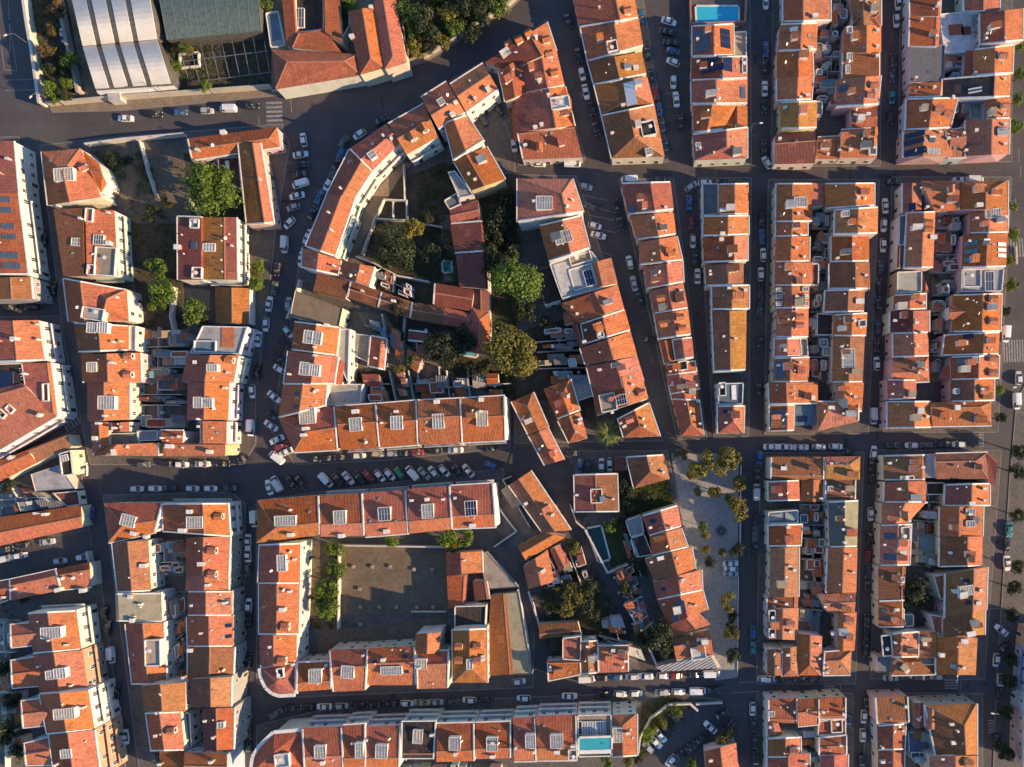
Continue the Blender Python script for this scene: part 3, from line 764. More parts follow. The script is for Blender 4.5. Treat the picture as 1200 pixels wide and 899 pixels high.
# ---------------------------------------------------------------- ground
GZ = [0.0]
def poly_px(pts, T=(0, 0, 1.0), z=0.0):
    return ccw([W(T[0] + x * T[2], T[1] + y * T[2], z) for x, y in pts])
def sheet(name, pts, mat, z, colr=None):
    b = MB(); b.face(poly_px(pts, z=z), mat); o = b.build(name, None, colr); struct(o); return o
def slab(name, pts, mat, z, z0=0.0):
    b = MB(); b.prism(poly_px(pts, z=z), [Vector((p.x, p.y, z0)) for p in poly_px(pts, z=z)], mat, True, False, 'kerb')
    # a kerb stone strip round the edge
    P = poly_px(pts, z=z)
    for i in range(len(P)):
        a, c = P[i], P[(i + 1) % len(P)]
        if (c - a).length < 0.3: continue
        nn = Vector((-(c - a).y, (c - a).x, 0)).normalized() * 0.1
        b.bar(Vector((a.x, a.y, 0.0)) + nn, Vector((c.x, c.y, 0.0)) + nn, 0.22, z + 0.012, 'kerb')
    o = b.build(name); struct(o); return o

# ---------------------------------------------------------------- courtyards: plots, walls, annexes
def nearest_house(x, y):
    return min(HOUSES, key=lambda h: (h['cx'] - x) ** 2 + (h['cy'] - y) ** 2)
def courtyard(quad, n, phrase, dens=1.0, z=0.15, walls_h=2.0):
    """plots along the longer direction of a pixel quad TL TR BR BL"""
    if math.dist(quad[0], quad[1]) + math.dist(quad[3], quad[2]) > math.dist(quad[0], quad[3]) + math.dist(quad[1], quad[2]):
        quad = [quad[1], quad[2], quad[3], quad[0]]
    def bl(u, v):
        x = (quad[0][0] * (1 - u) + quad[1][0] * u) * (1 - v) + (quad[3][0] * (1 - u) + quad[2][0] * u) * v
        y = (quad[0][1] * (1 - u) + quad[1][1] * u) * (1 - v) + (quad[3][1] * (1 - u) + quad[2][1] * u) * v
        return x, y
    wb = MB(); cx, cy = bl(.5, .5); origin = W(cx, cy)
    edges = [0] + sorted((i + rnd.uniform(-.25, .25)) / n for i in range(1, n)) + [1]
    for i in range(n):
        a, b = edges[i], edges[i + 1]
        mat = rnd.choice(('conc', 'plaza', 'soil', 'flat', 'flat', 'dirt'))
        sheet('courtyard_floor', [bl(0, a), bl(1, a), bl(1, b), bl(0, b)], mat, z + 0.004 * rnd.randrange(1, 3) + i * 0.0007, rnd.choice(((.4, .38, .35), (.3, .29, .28), (.35, .2, .14), (.16, .22, .22), (.45, .43, .4))))
        if i: wb.bar(W(*bl(0, a)), W(*bl(1, a)), 0.22, walls_h + z + rnd.uniform(-.3, .5), 'wall')
        if rnd.random() < .75:
            m = rnd.uniform(.42, .58); wb.bar(W(*bl(m, a + .01)), W(*bl(m, b - .01)), 0.2, walls_h + z + rnd.uniform(-.3, .3), 'wall')
        for k in range(rnd.choice((4, 5, 6, 6)) if dens >= 1 else rnd.choice((0, 1, 1))):
            u = rnd.choice((rnd.uniform(0, .25), rnd.uniform(.55, .75), rnd.uniform(.25, .5))); v = a + (b - a) * rnd.uniform(0.02, .55)
            u2 = min(1, u + rnd.uniform(.16, .4)); v2 = min(b, v + (b - a) * rnd.uniform(.25, .5)); hh = rnd.uniform(2.4, 5.4)
            qd = [bl(u, v), bl(u2, v), bl(u2, v2), bl(u, v2)]
            x, y = bl((u + u2) / 2, (v + v2) / 2); hs = nearest_house(x, y)
            opt = parse_opts([rnd.choice('rogwGoglrpotrwc'), 'H%.1f' % hh, rnd.choice(('f', 'f', 'v0', 'v1', 'v.5')), 'nw', 'w' + rnd.choice('wwcpgb')] + (['corr'] if rnd.random() < .4 else []), (0, 0, 1))
            opt['noparapet'] = rnd.random() < .4
            fc, E, _ = volume(qd, opt, hs['root'], hs['origin'], True)
        for k in range(rnd.choice((1, 2, 3, 4))):
            x, y = bl(rnd.uniform(.05, .95), a + (b - a) * rnd.uniform(.05, .95)); p = W(x, y, .5); hs = nearest_house(x, y); f = MB(); k_ = f.mi('leaf'); rr_ = rnd.uniform(.4, 1.1)
            for i in range(int(60 * rr_) + 20):
                q_ = p + Vector((rnd.gauss(0, .45), rnd.gauss(0, .45), abs(rnd.gauss(.3, .45)))) * rr_; s = rnd.uniform(.1, .22)
                u_ = Vector((rnd.gauss(0, 1), rnd.gauss(0, 1), rnd.gauss(0, .5))).normalized(); w_ = u_.orthogonal().normalized(); bI = len(f.v)
                f.v.extend([tuple(q_ + u_ * s), tuple(q_ + w_ * s * .7), tuple(q_ - u_ * s), tuple(q_ - w_ * s * .7)]); f.f.append((bI, bI + 1, bI + 2, bI + 3)); f.m.append(k_)
            po = f.build('yard_plants', hs['root'], rnd.choice(((.06, .09, .02), (.1, .13, .025), (.04, .06, .02))), False, hs['origin']); po['kind'] = 'stuff'
        # small belongings: tanks, tables, washing lines
        for k in range(rnd.choice((1, 2, 3))):
            x, y = bl(rnd.uniform(.1, .9), a + (b - a) * rnd.uniform(.15, .85)); p = W(x, y, z)
            hs = nearest_house(x, y); t = rnd.random(); f = MB()
            if t < .35:
                f.cyl(p, p + UP * rnd.uniform(.8, 1.4), .45, .45, 'white', 10); nm = 'water_tank'
            elif t < .65:
                f.cyl(p, p + UP * .72, .06, .06, 'metal', 6); f.cyl(p + UP * .72, p + UP * .78, .6, .6, 'white', 10); nm = 'garden_table'
            else:
                d = Vector((rnd.uniform(-1, 1), rnd.uniform(-1, 1), 0)).normalized() * 1.5
                for s in (-1, 1): f.cyl(p + d * s, p + d * s + UP * 1.8, .04, .04, 'metal', 5)
                f.bar(p - d + UP * 1.7, p + d + UP * 1.7, .02, .02, 'metal')
                for s in range(3):
                    e = p - d + d * 2 * ((s + .5) / 3); f.obox(e + UP * 1.3, d.normalized() * .35, d.normalized().cross(UP) * .02, UP * .4, 'white')
                nm = 'washing_line'
            f.build(nm, hs['root'], None, False, hs['origin'])
    o = wb.build('garden_wall', None, (0.58, 0.55, 0.51), False, origin)
    tag(o, 'low rendered walls dividing the plots of the %s' % phrase, 'wall', 'courtyard walls')

# ---------------------------------------------------------------- cars
CARCOL = {'w': (0.78, 0.78, 0.77), 's': (0.42, 0.43, 0.44), 'k': (0.018, 0.019, 0.022), 'g': (0.1, 0.105, 0.11), 'b': (0.03, 0.12, 0.3), 'r': (0.3, 0.02, 0.02), 'n': (0.03, 0.045, 0.09), 't': (0.03, 0.28, 0.3), 'e': (0.02, 0.32, 0.16), 'y': (0.5, 0.42, 0.28)}
CNAME = {'w': 'white', 's': 'silver', 'k': 'black', 'g': 'dark grey', 'b': 'blue', 'r': 'red', 'n': 'navy', 't': 'teal', 'e': 'green', 'y': 'beige'}
def car_meshes(kind):
    L, Wd, Hh, prof, cab = {
        'hatch': (4.0, 1.74, 1.48, None, (-1.85, -1.25, 0.35, 1.15)),
        'sedan': (4.5, 1.8, 1.43, None, (-1.55, -0.75, 0.4, 1.2)),
        'van': (4.9, 1.95, 1.95, None, (-2.38, -2.28, 1.2, 1.95))}[kind]
    hw = Wd / 2; b = MB()
    # lower body: lofted sections, rounded in plan and lowered at nose and tail
    xs = [-L / 2, -L / 2 + .12, -L / 2 + .5, -L * .2, L * .2, L / 2 - .75, L / 2 - .2, L / 2]
    ws = [.72, .9, .98, 1, 1, .96, .84, .62]
    zt = [.72, .84, .92, .93, .95, .88, .76, .62] if kind != 'van' else [1.0, 1.05, 1.08, 1.08, 1.08, 1.05, .95, .8]
    sec = []
    for x, w, z in zip(xs, ws, zt):
        sec.append([(x, -hw * w * .97, .28), (x, -hw * w, .55), (x, -hw * w * .96, z - .06), (x, -hw * w * .82, z), (x, hw * w * .82, z), (x, hw * w * .96, z - .06), (x, hw * w, .55), (x, hw * w * .97, .28)])
    for s0, s1 in zip(sec, sec[1:]):
        for i in range(8):
            j = (i + 1) % 8; b.face([s0[i], s1[i], s1[j], s0[j]][::-1], 'paint')
    b.face(sec[0][::-1][::-1], 'paint'); b.face(sec[-1][::-1], 'paint')
    x0, x1, x2, x3 = cab; zb = .9 if kind != 'van' else 1.04; wt = hw * .74 if kind != 'van' else hw * .86; wb_ = hw * .9 if kind != 'van' else hw * .95
    # roof panel in body colour, slightly crowned, over the glass
    for k, (ya, yb, za, zc) in enumerate(((-wt, -wt * .5, Hh - .05, Hh), (-wt * .5, wt * .5, Hh, Hh + .02), (wt * .5, wt, Hh, Hh - .05))):
        b.face([(x1, ya, za), (x2, ya, za), (x2, yb, zc if k != 1 else za), (x1, yb, zc if k != 1 else za)], 'paint')
    if kind == 'van':      # closed load bay: painted sides and tail
        for s in (-1, 1):
            f = [(x0, s * wb_, zb), (.55, s * wb_, zb), (.55, s * wt, Hh - .05), (x1, s * wt, Hh - .05)]
            b.face(f if s < 0 else f[::-1], 'paint')
        b.face([(x0, wb_, zb), (x0, -wb_, zb), (x1, -wt, Hh - .05), (x1, wt, Hh - .05)], 'paint')
    for s in (-1, 1):
        b.box(L / 2 - .22, s * hw * .62 - .16, .56, L / 2 - .04, s * hw * .62 + .16, .7, 'lamp')
        b.box(-L / 2 - .01, s * hw * .7 - .13, .62, -L / 2 + .08, s * hw * .7 + .13, .8, 'tail')
        b.box(x3 - .45, s * (hw + .08) - .09, .92, x3 - .3, s * (hw + .08) + .09, 1.05, 'paint')
    g = MB(); c = [(x0, wb_), (x3, wb_), (x2, wt), (x1, wt)]
    bt = [(x0, -wb_, zb), (x3, -wb_, zb), (x3, wb_, zb), (x0, wb_, zb)]; tp = [(x1, -wt, Hh - .07), (x2, -wt, Hh - .07), (x2, wt, Hh - .07), (x1, wt, Hh - .07)]
    if kind == 'van': bt = [(.56, -wb_ + .01, zb), (x3, -wb_, zb), (x3, wb_, zb), (.56, wb_ - .01, zb)]; tp = [(.56, -wt, Hh - .07), (x2, -wt, Hh - .07), (x2, wt, Hh - .07), (.56, wt, Hh - .07)]
    g.prism(tp, bt, 'glass', True)
    wh = MB(); wh.cyl((0, -.1, 0), (0, .1, 0), .31, .31, 'tyre', 12); wh.cyl((0, -.105, 0), (0, .105, 0), .18, .18, 'metal', 8)
    return b.mesh('body'), g.mesh('windscreen'), wh.mesh('wheel'), L, Wd
CARM = {}
CARS = []
def car(px, py, ang, code, street, z=0.0):
    """ang in degrees in the photo: 0 = nose to the right, 90 = nose down"""
    kind = 'van' if code.isupper() else rnd.choice(('hatch', 'hatch', 'sedan'))
    if kind not in CARM: CARM[kind] = car_meshes(kind)
    bm, gm, wm, L, Wd = CARM[kind]; c = code.lower()
    p = W(px, py, 0.7); p.z = z
    if rnd.random() < .5: ang += 180
    r = empty('parked_van' if kind == 'van' else 'parked_car', p); r.rotation_euler = (0, 0, R(-ang + rnd.uniform(-2.5, 2.5)))
    jit = rnd.uniform(.85, 1.1); cc = tuple(min(1, v * jit) for v in CARCOL[c])
    for nm, me in (('body', bm), ('windscreen', gm)):
        o = bpy.data.objects.new(nm, me); col.objects.link(o); o.parent = r; o.color = (*cc, 1)
    for sx in (-1, 1):
        for sy in (-1, 1):
            o = bpy.data.objects.new('wheel', wm); col.objects.link(o); o.parent = r; o.location = (sx * L * .31, sy * (Wd / 2 - .12), .31)
    CARS.append((px, py, '%s %s' % (CNAME[c], {'van': 'van', 'hatch': 'hatchback', 'sedan': 'saloon car'}[kind]), 'van' if kind == 'van' else 'car', street, r))
def label_cars():
    seen = {}
    for t in CARS: seen.setdefault((t[2], t[4]), []).append(t)
    for (nm, street), ts in seen.items():
        dx = max(t[0] for t in ts) - min(t[0] for t in ts); dy = max(t[1] for t in ts) - min(t[1] for t in ts)
        ts.sort(key=(lambda t: t[0]) if dx > dy else (lambda t: t[1]))
        for i, t in enumerate(ts):
            lab = '%s parked %s' % (nm, street)
            if len(ts) > 1: lab = '%s parked %s, %s from %s' % (nm, street, ORD[i], 'left' if dx > dy else 'top')
            tag(t[5], lab, t[3], 'parked cars and vans')
def add_cars(text):
    T = (0, 0, .25); st = ''
    for line in text.strip().splitlines():
        line = line.strip()
        if not line: continue
        if line[0] == 'T': a = line.split(); T = (float(a[1]), float(a[2]), .25)
        elif line[0] == 'K': st = line[1:].strip()
        else:
            for tok in line.split():
                a = tok.split(','); 
                car(T[0] + float(a[0]) * .25, T[1] + float(a[1]) * .25, float(a[3]) if len(a) > 3 else 0, a[2], st)

# ---------------------------------------------------------------- trees
TREEM = {}
def crown_mesh(seed, n, flat, dense):
    """unit crown (radius 1): leaf clumps spread through lobes, each leaf a small quad"""
    key = (seed, n, flat, dense)
    if key in TREEM: return TREEM[key]
    r = random.Random(seed); b = MB(); k = b.mi('leaf')
    lobes = []
    for i in range(22 if n > 3000 else 10 + seed % 5):
        a = r.uniform(0, 6.283); d = math.sqrt(r.random()) * .74; zz = r.uniform(-.35, .55) * flat
        lobes.append((math.cos(a) * d, math.sin(a) * d, zz + (.35 - d * .4) * flat, r.uniform(.24, .46)))
    for i in range(n):
        lx, ly, lz, lr = lobes[i % len(lobes)]
        while True:
            v = Vector((r.gauss(0, 1), r.gauss(0, 1), r.gauss(0, 1)))
            if v.length > .1: break
        v.normalize(); rad = lr * (r.uniform(.55, 1.08) if r.random() < .85 else r.uniform(1.0, 1.3))
        p = Vector((lx, ly, lz)) + Vector((v.x, v.y, v.z * .8)) * rad
        s = r.uniform(.035, .075) * dense
        nrm = (v + Vector((r.gauss(0, .5), r.gauss(0, .5), r.gauss(0, .5) + .3))).normalized(); u = nrm.orthogonal().normalized(); w = nrm.cross(u)
        a = r.uniform(0, 6.28); u2 = u * math.cos(a) + w * math.sin(a); w2 = nrm.cross(u2)
        bI = len(b.v); b.v.extend([tuple(p + u2 * s), tuple(p + w2 * s * .7), tuple(p - u2 * s), tuple(p - w2 * s * .7)]); b.f.append((bI, bI + 1, bI + 2, bI + 3)); b.m.append(k)
    TREEM[key] = b.mesh('crown'); return TREEM[key]
def trunk_mesh(seed):
    key = ('t', seed)
    if key in TREEM: return TREEM[key]
    r = random.Random(seed); b = MB()
    b.cyl((0, 0, -1.6), (0.02, .03, -.7), .085, .06, 'bark', 8); b.cyl((.02, .03, -.7), (0, 0, .1), .06, .03, 'bark', 7)
    for i in range(7):
        a = 6.283 * i / 7 + r.uniform(-.3, .3); q = (math.cos(a) * .5, math.sin(a) * .5, r.uniform(-.05, .4)); b.cyl((.01, .02, -.75 + .08 * i), q, .035, .012, 'bark', 5)
        b.cyl(q, (q[0] * 1.5, q[1] * 1.3, q[2] + .15), .012, .005, 'bark', 4)
    TREEM[key] = b.mesh('trunk'); return TREEM[key]
LEAF = {'g': (0.125, 0.185, 0.02), 'y': (0.19, 0.165, 0.028), 'd': (0.04, 0.052, 0.018), 'o': (0.15, 0.1, 0.03)}  # 'd' is a dark green, deepened to paint building shade into the crowns
LNAME = {'g': 'bright green leafy', 'y': 'olive crowned', 'd': 'dark green', 'o': 'brownish'}
TREES = []
def tree(x, y, r, code, where, hgt=None):
    rm = r * S * 1.16; sd = rnd.randrange(6); big = r >= 18
    me = crown_mesh(sd, 7000 if big else 1700, .75, .85 if big else 1.4); zc = hgt or max(1.0 + rm * 1.15, 2.2)
    p = W(x, y, zc); p.z = 0
    small = r < 7
    t = empty('shrub' if small and zc < 2.6 else 'tree', p); c = bpy.data.objects.new('crown', me); col.objects.link(c); c.parent = t
    c.scale = (rm, rm, rm); c.location = (0, 0, zc); c.rotation_euler = (0, 0, rnd.uniform(0, 6.28)); jj = rnd.uniform(.85, 1.15)
    c.color = tuple(v * jj for v in LEAF[code]) + (1,)
    k = bpy.data.objects.new('trunk', trunk_mesh(sd)); col.objects.link(k); k.parent = t; k.scale = (rm, rm, zc / 1.6); k.location = (0, 0, zc)
    size = 'small' if r < 8 else ('mid sized' if r < 14 else 'large')
    TREES.append((x, y, '%s %s %s %s' % (size, LNAME[code], 'shrub' if t.name.startswith('shrub') else 'tree', where), t))
def label_trees():
    seen = {}
    for t in TREES: seen.setdefault(t[2], []).append(t)
    for base, ts in seen.items():
        dx = max(t[0] for t in ts) - min(t[0] for t in ts); dy = max(t[1] for t in ts) - min(t[1] for t in ts)
        ts.sort(key=(lambda t: t[0]) if dx > dy else (lambda t: t[1]))
        for i, t in enumerate(ts):
            tag(t[3], base if len(ts) == 1 else '%s, %s from %s' % (base, ORD[i], 'left' if dx > dy else 'top'), 'shrub' if 'shrub' in base else 'tree', 'trees and shrubs')
def add_trees(text):
    where = ''
    for line in text.strip().splitlines():
        line = line.strip()
        if not line: continue
        if line[0] == 'W': where = line[1:].strip(); continue
        for tok in line.split():
            a = tok.split(','); tree(float(a[0]), float(a[1]), float(a[2]), a[3], where, float(a[4]) if len(a) > 4 else None)

def undergrowth(poly, n, where, cols=((0.07, 0.11, 0.022), (0.1, 0.135, 0.026), (0.06, 0.095, 0.024))):
    """unruly ground planting nobody could count: leaf clumps over a plot, one object"""
    xs = [p[0] for p in poly]; ys = [p[1] for p in poly]; b = MB(); k = b.mi('leaf'); m = 0
    while m < n * 3:
        x, y = rnd.uniform(min(xs), max(xs)), rnd.uniform(min(ys), max(ys))
        if not inpoly(x, y, poly): continue
        m += 1; c = W(x, y, 0.3); R_ = rnd.uniform(.25, .9)
        for i in range(int(22 * R_) + 8):
            v = Vector((rnd.gauss(0, .45), rnd.gauss(0, .45), abs(rnd.gauss(0, .35)))) * R_ * 1.2; s = rnd.uniform(.09, .2); p = c + v
            u = Vector((rnd.gauss(0, 1), rnd.gauss(0, 1), rnd.gauss(0, .5))).normalized(); w = u.orthogonal().normalized()
            bI = len(b.v); b.v.extend([tuple(p + u * s), tuple(p + w * s * .7), tuple(p - u * s), tuple(p - w * s * .7)]); b.f.append((bI, bI + 1, bI + 2, bI + 3)); b.m.append(k)
    o = b.build('undergrowth', None, rnd.choice(cols)); o['kind'] = 'stuff'; tag(o, 'low unruly planting %s' % where, 'plants'); return o
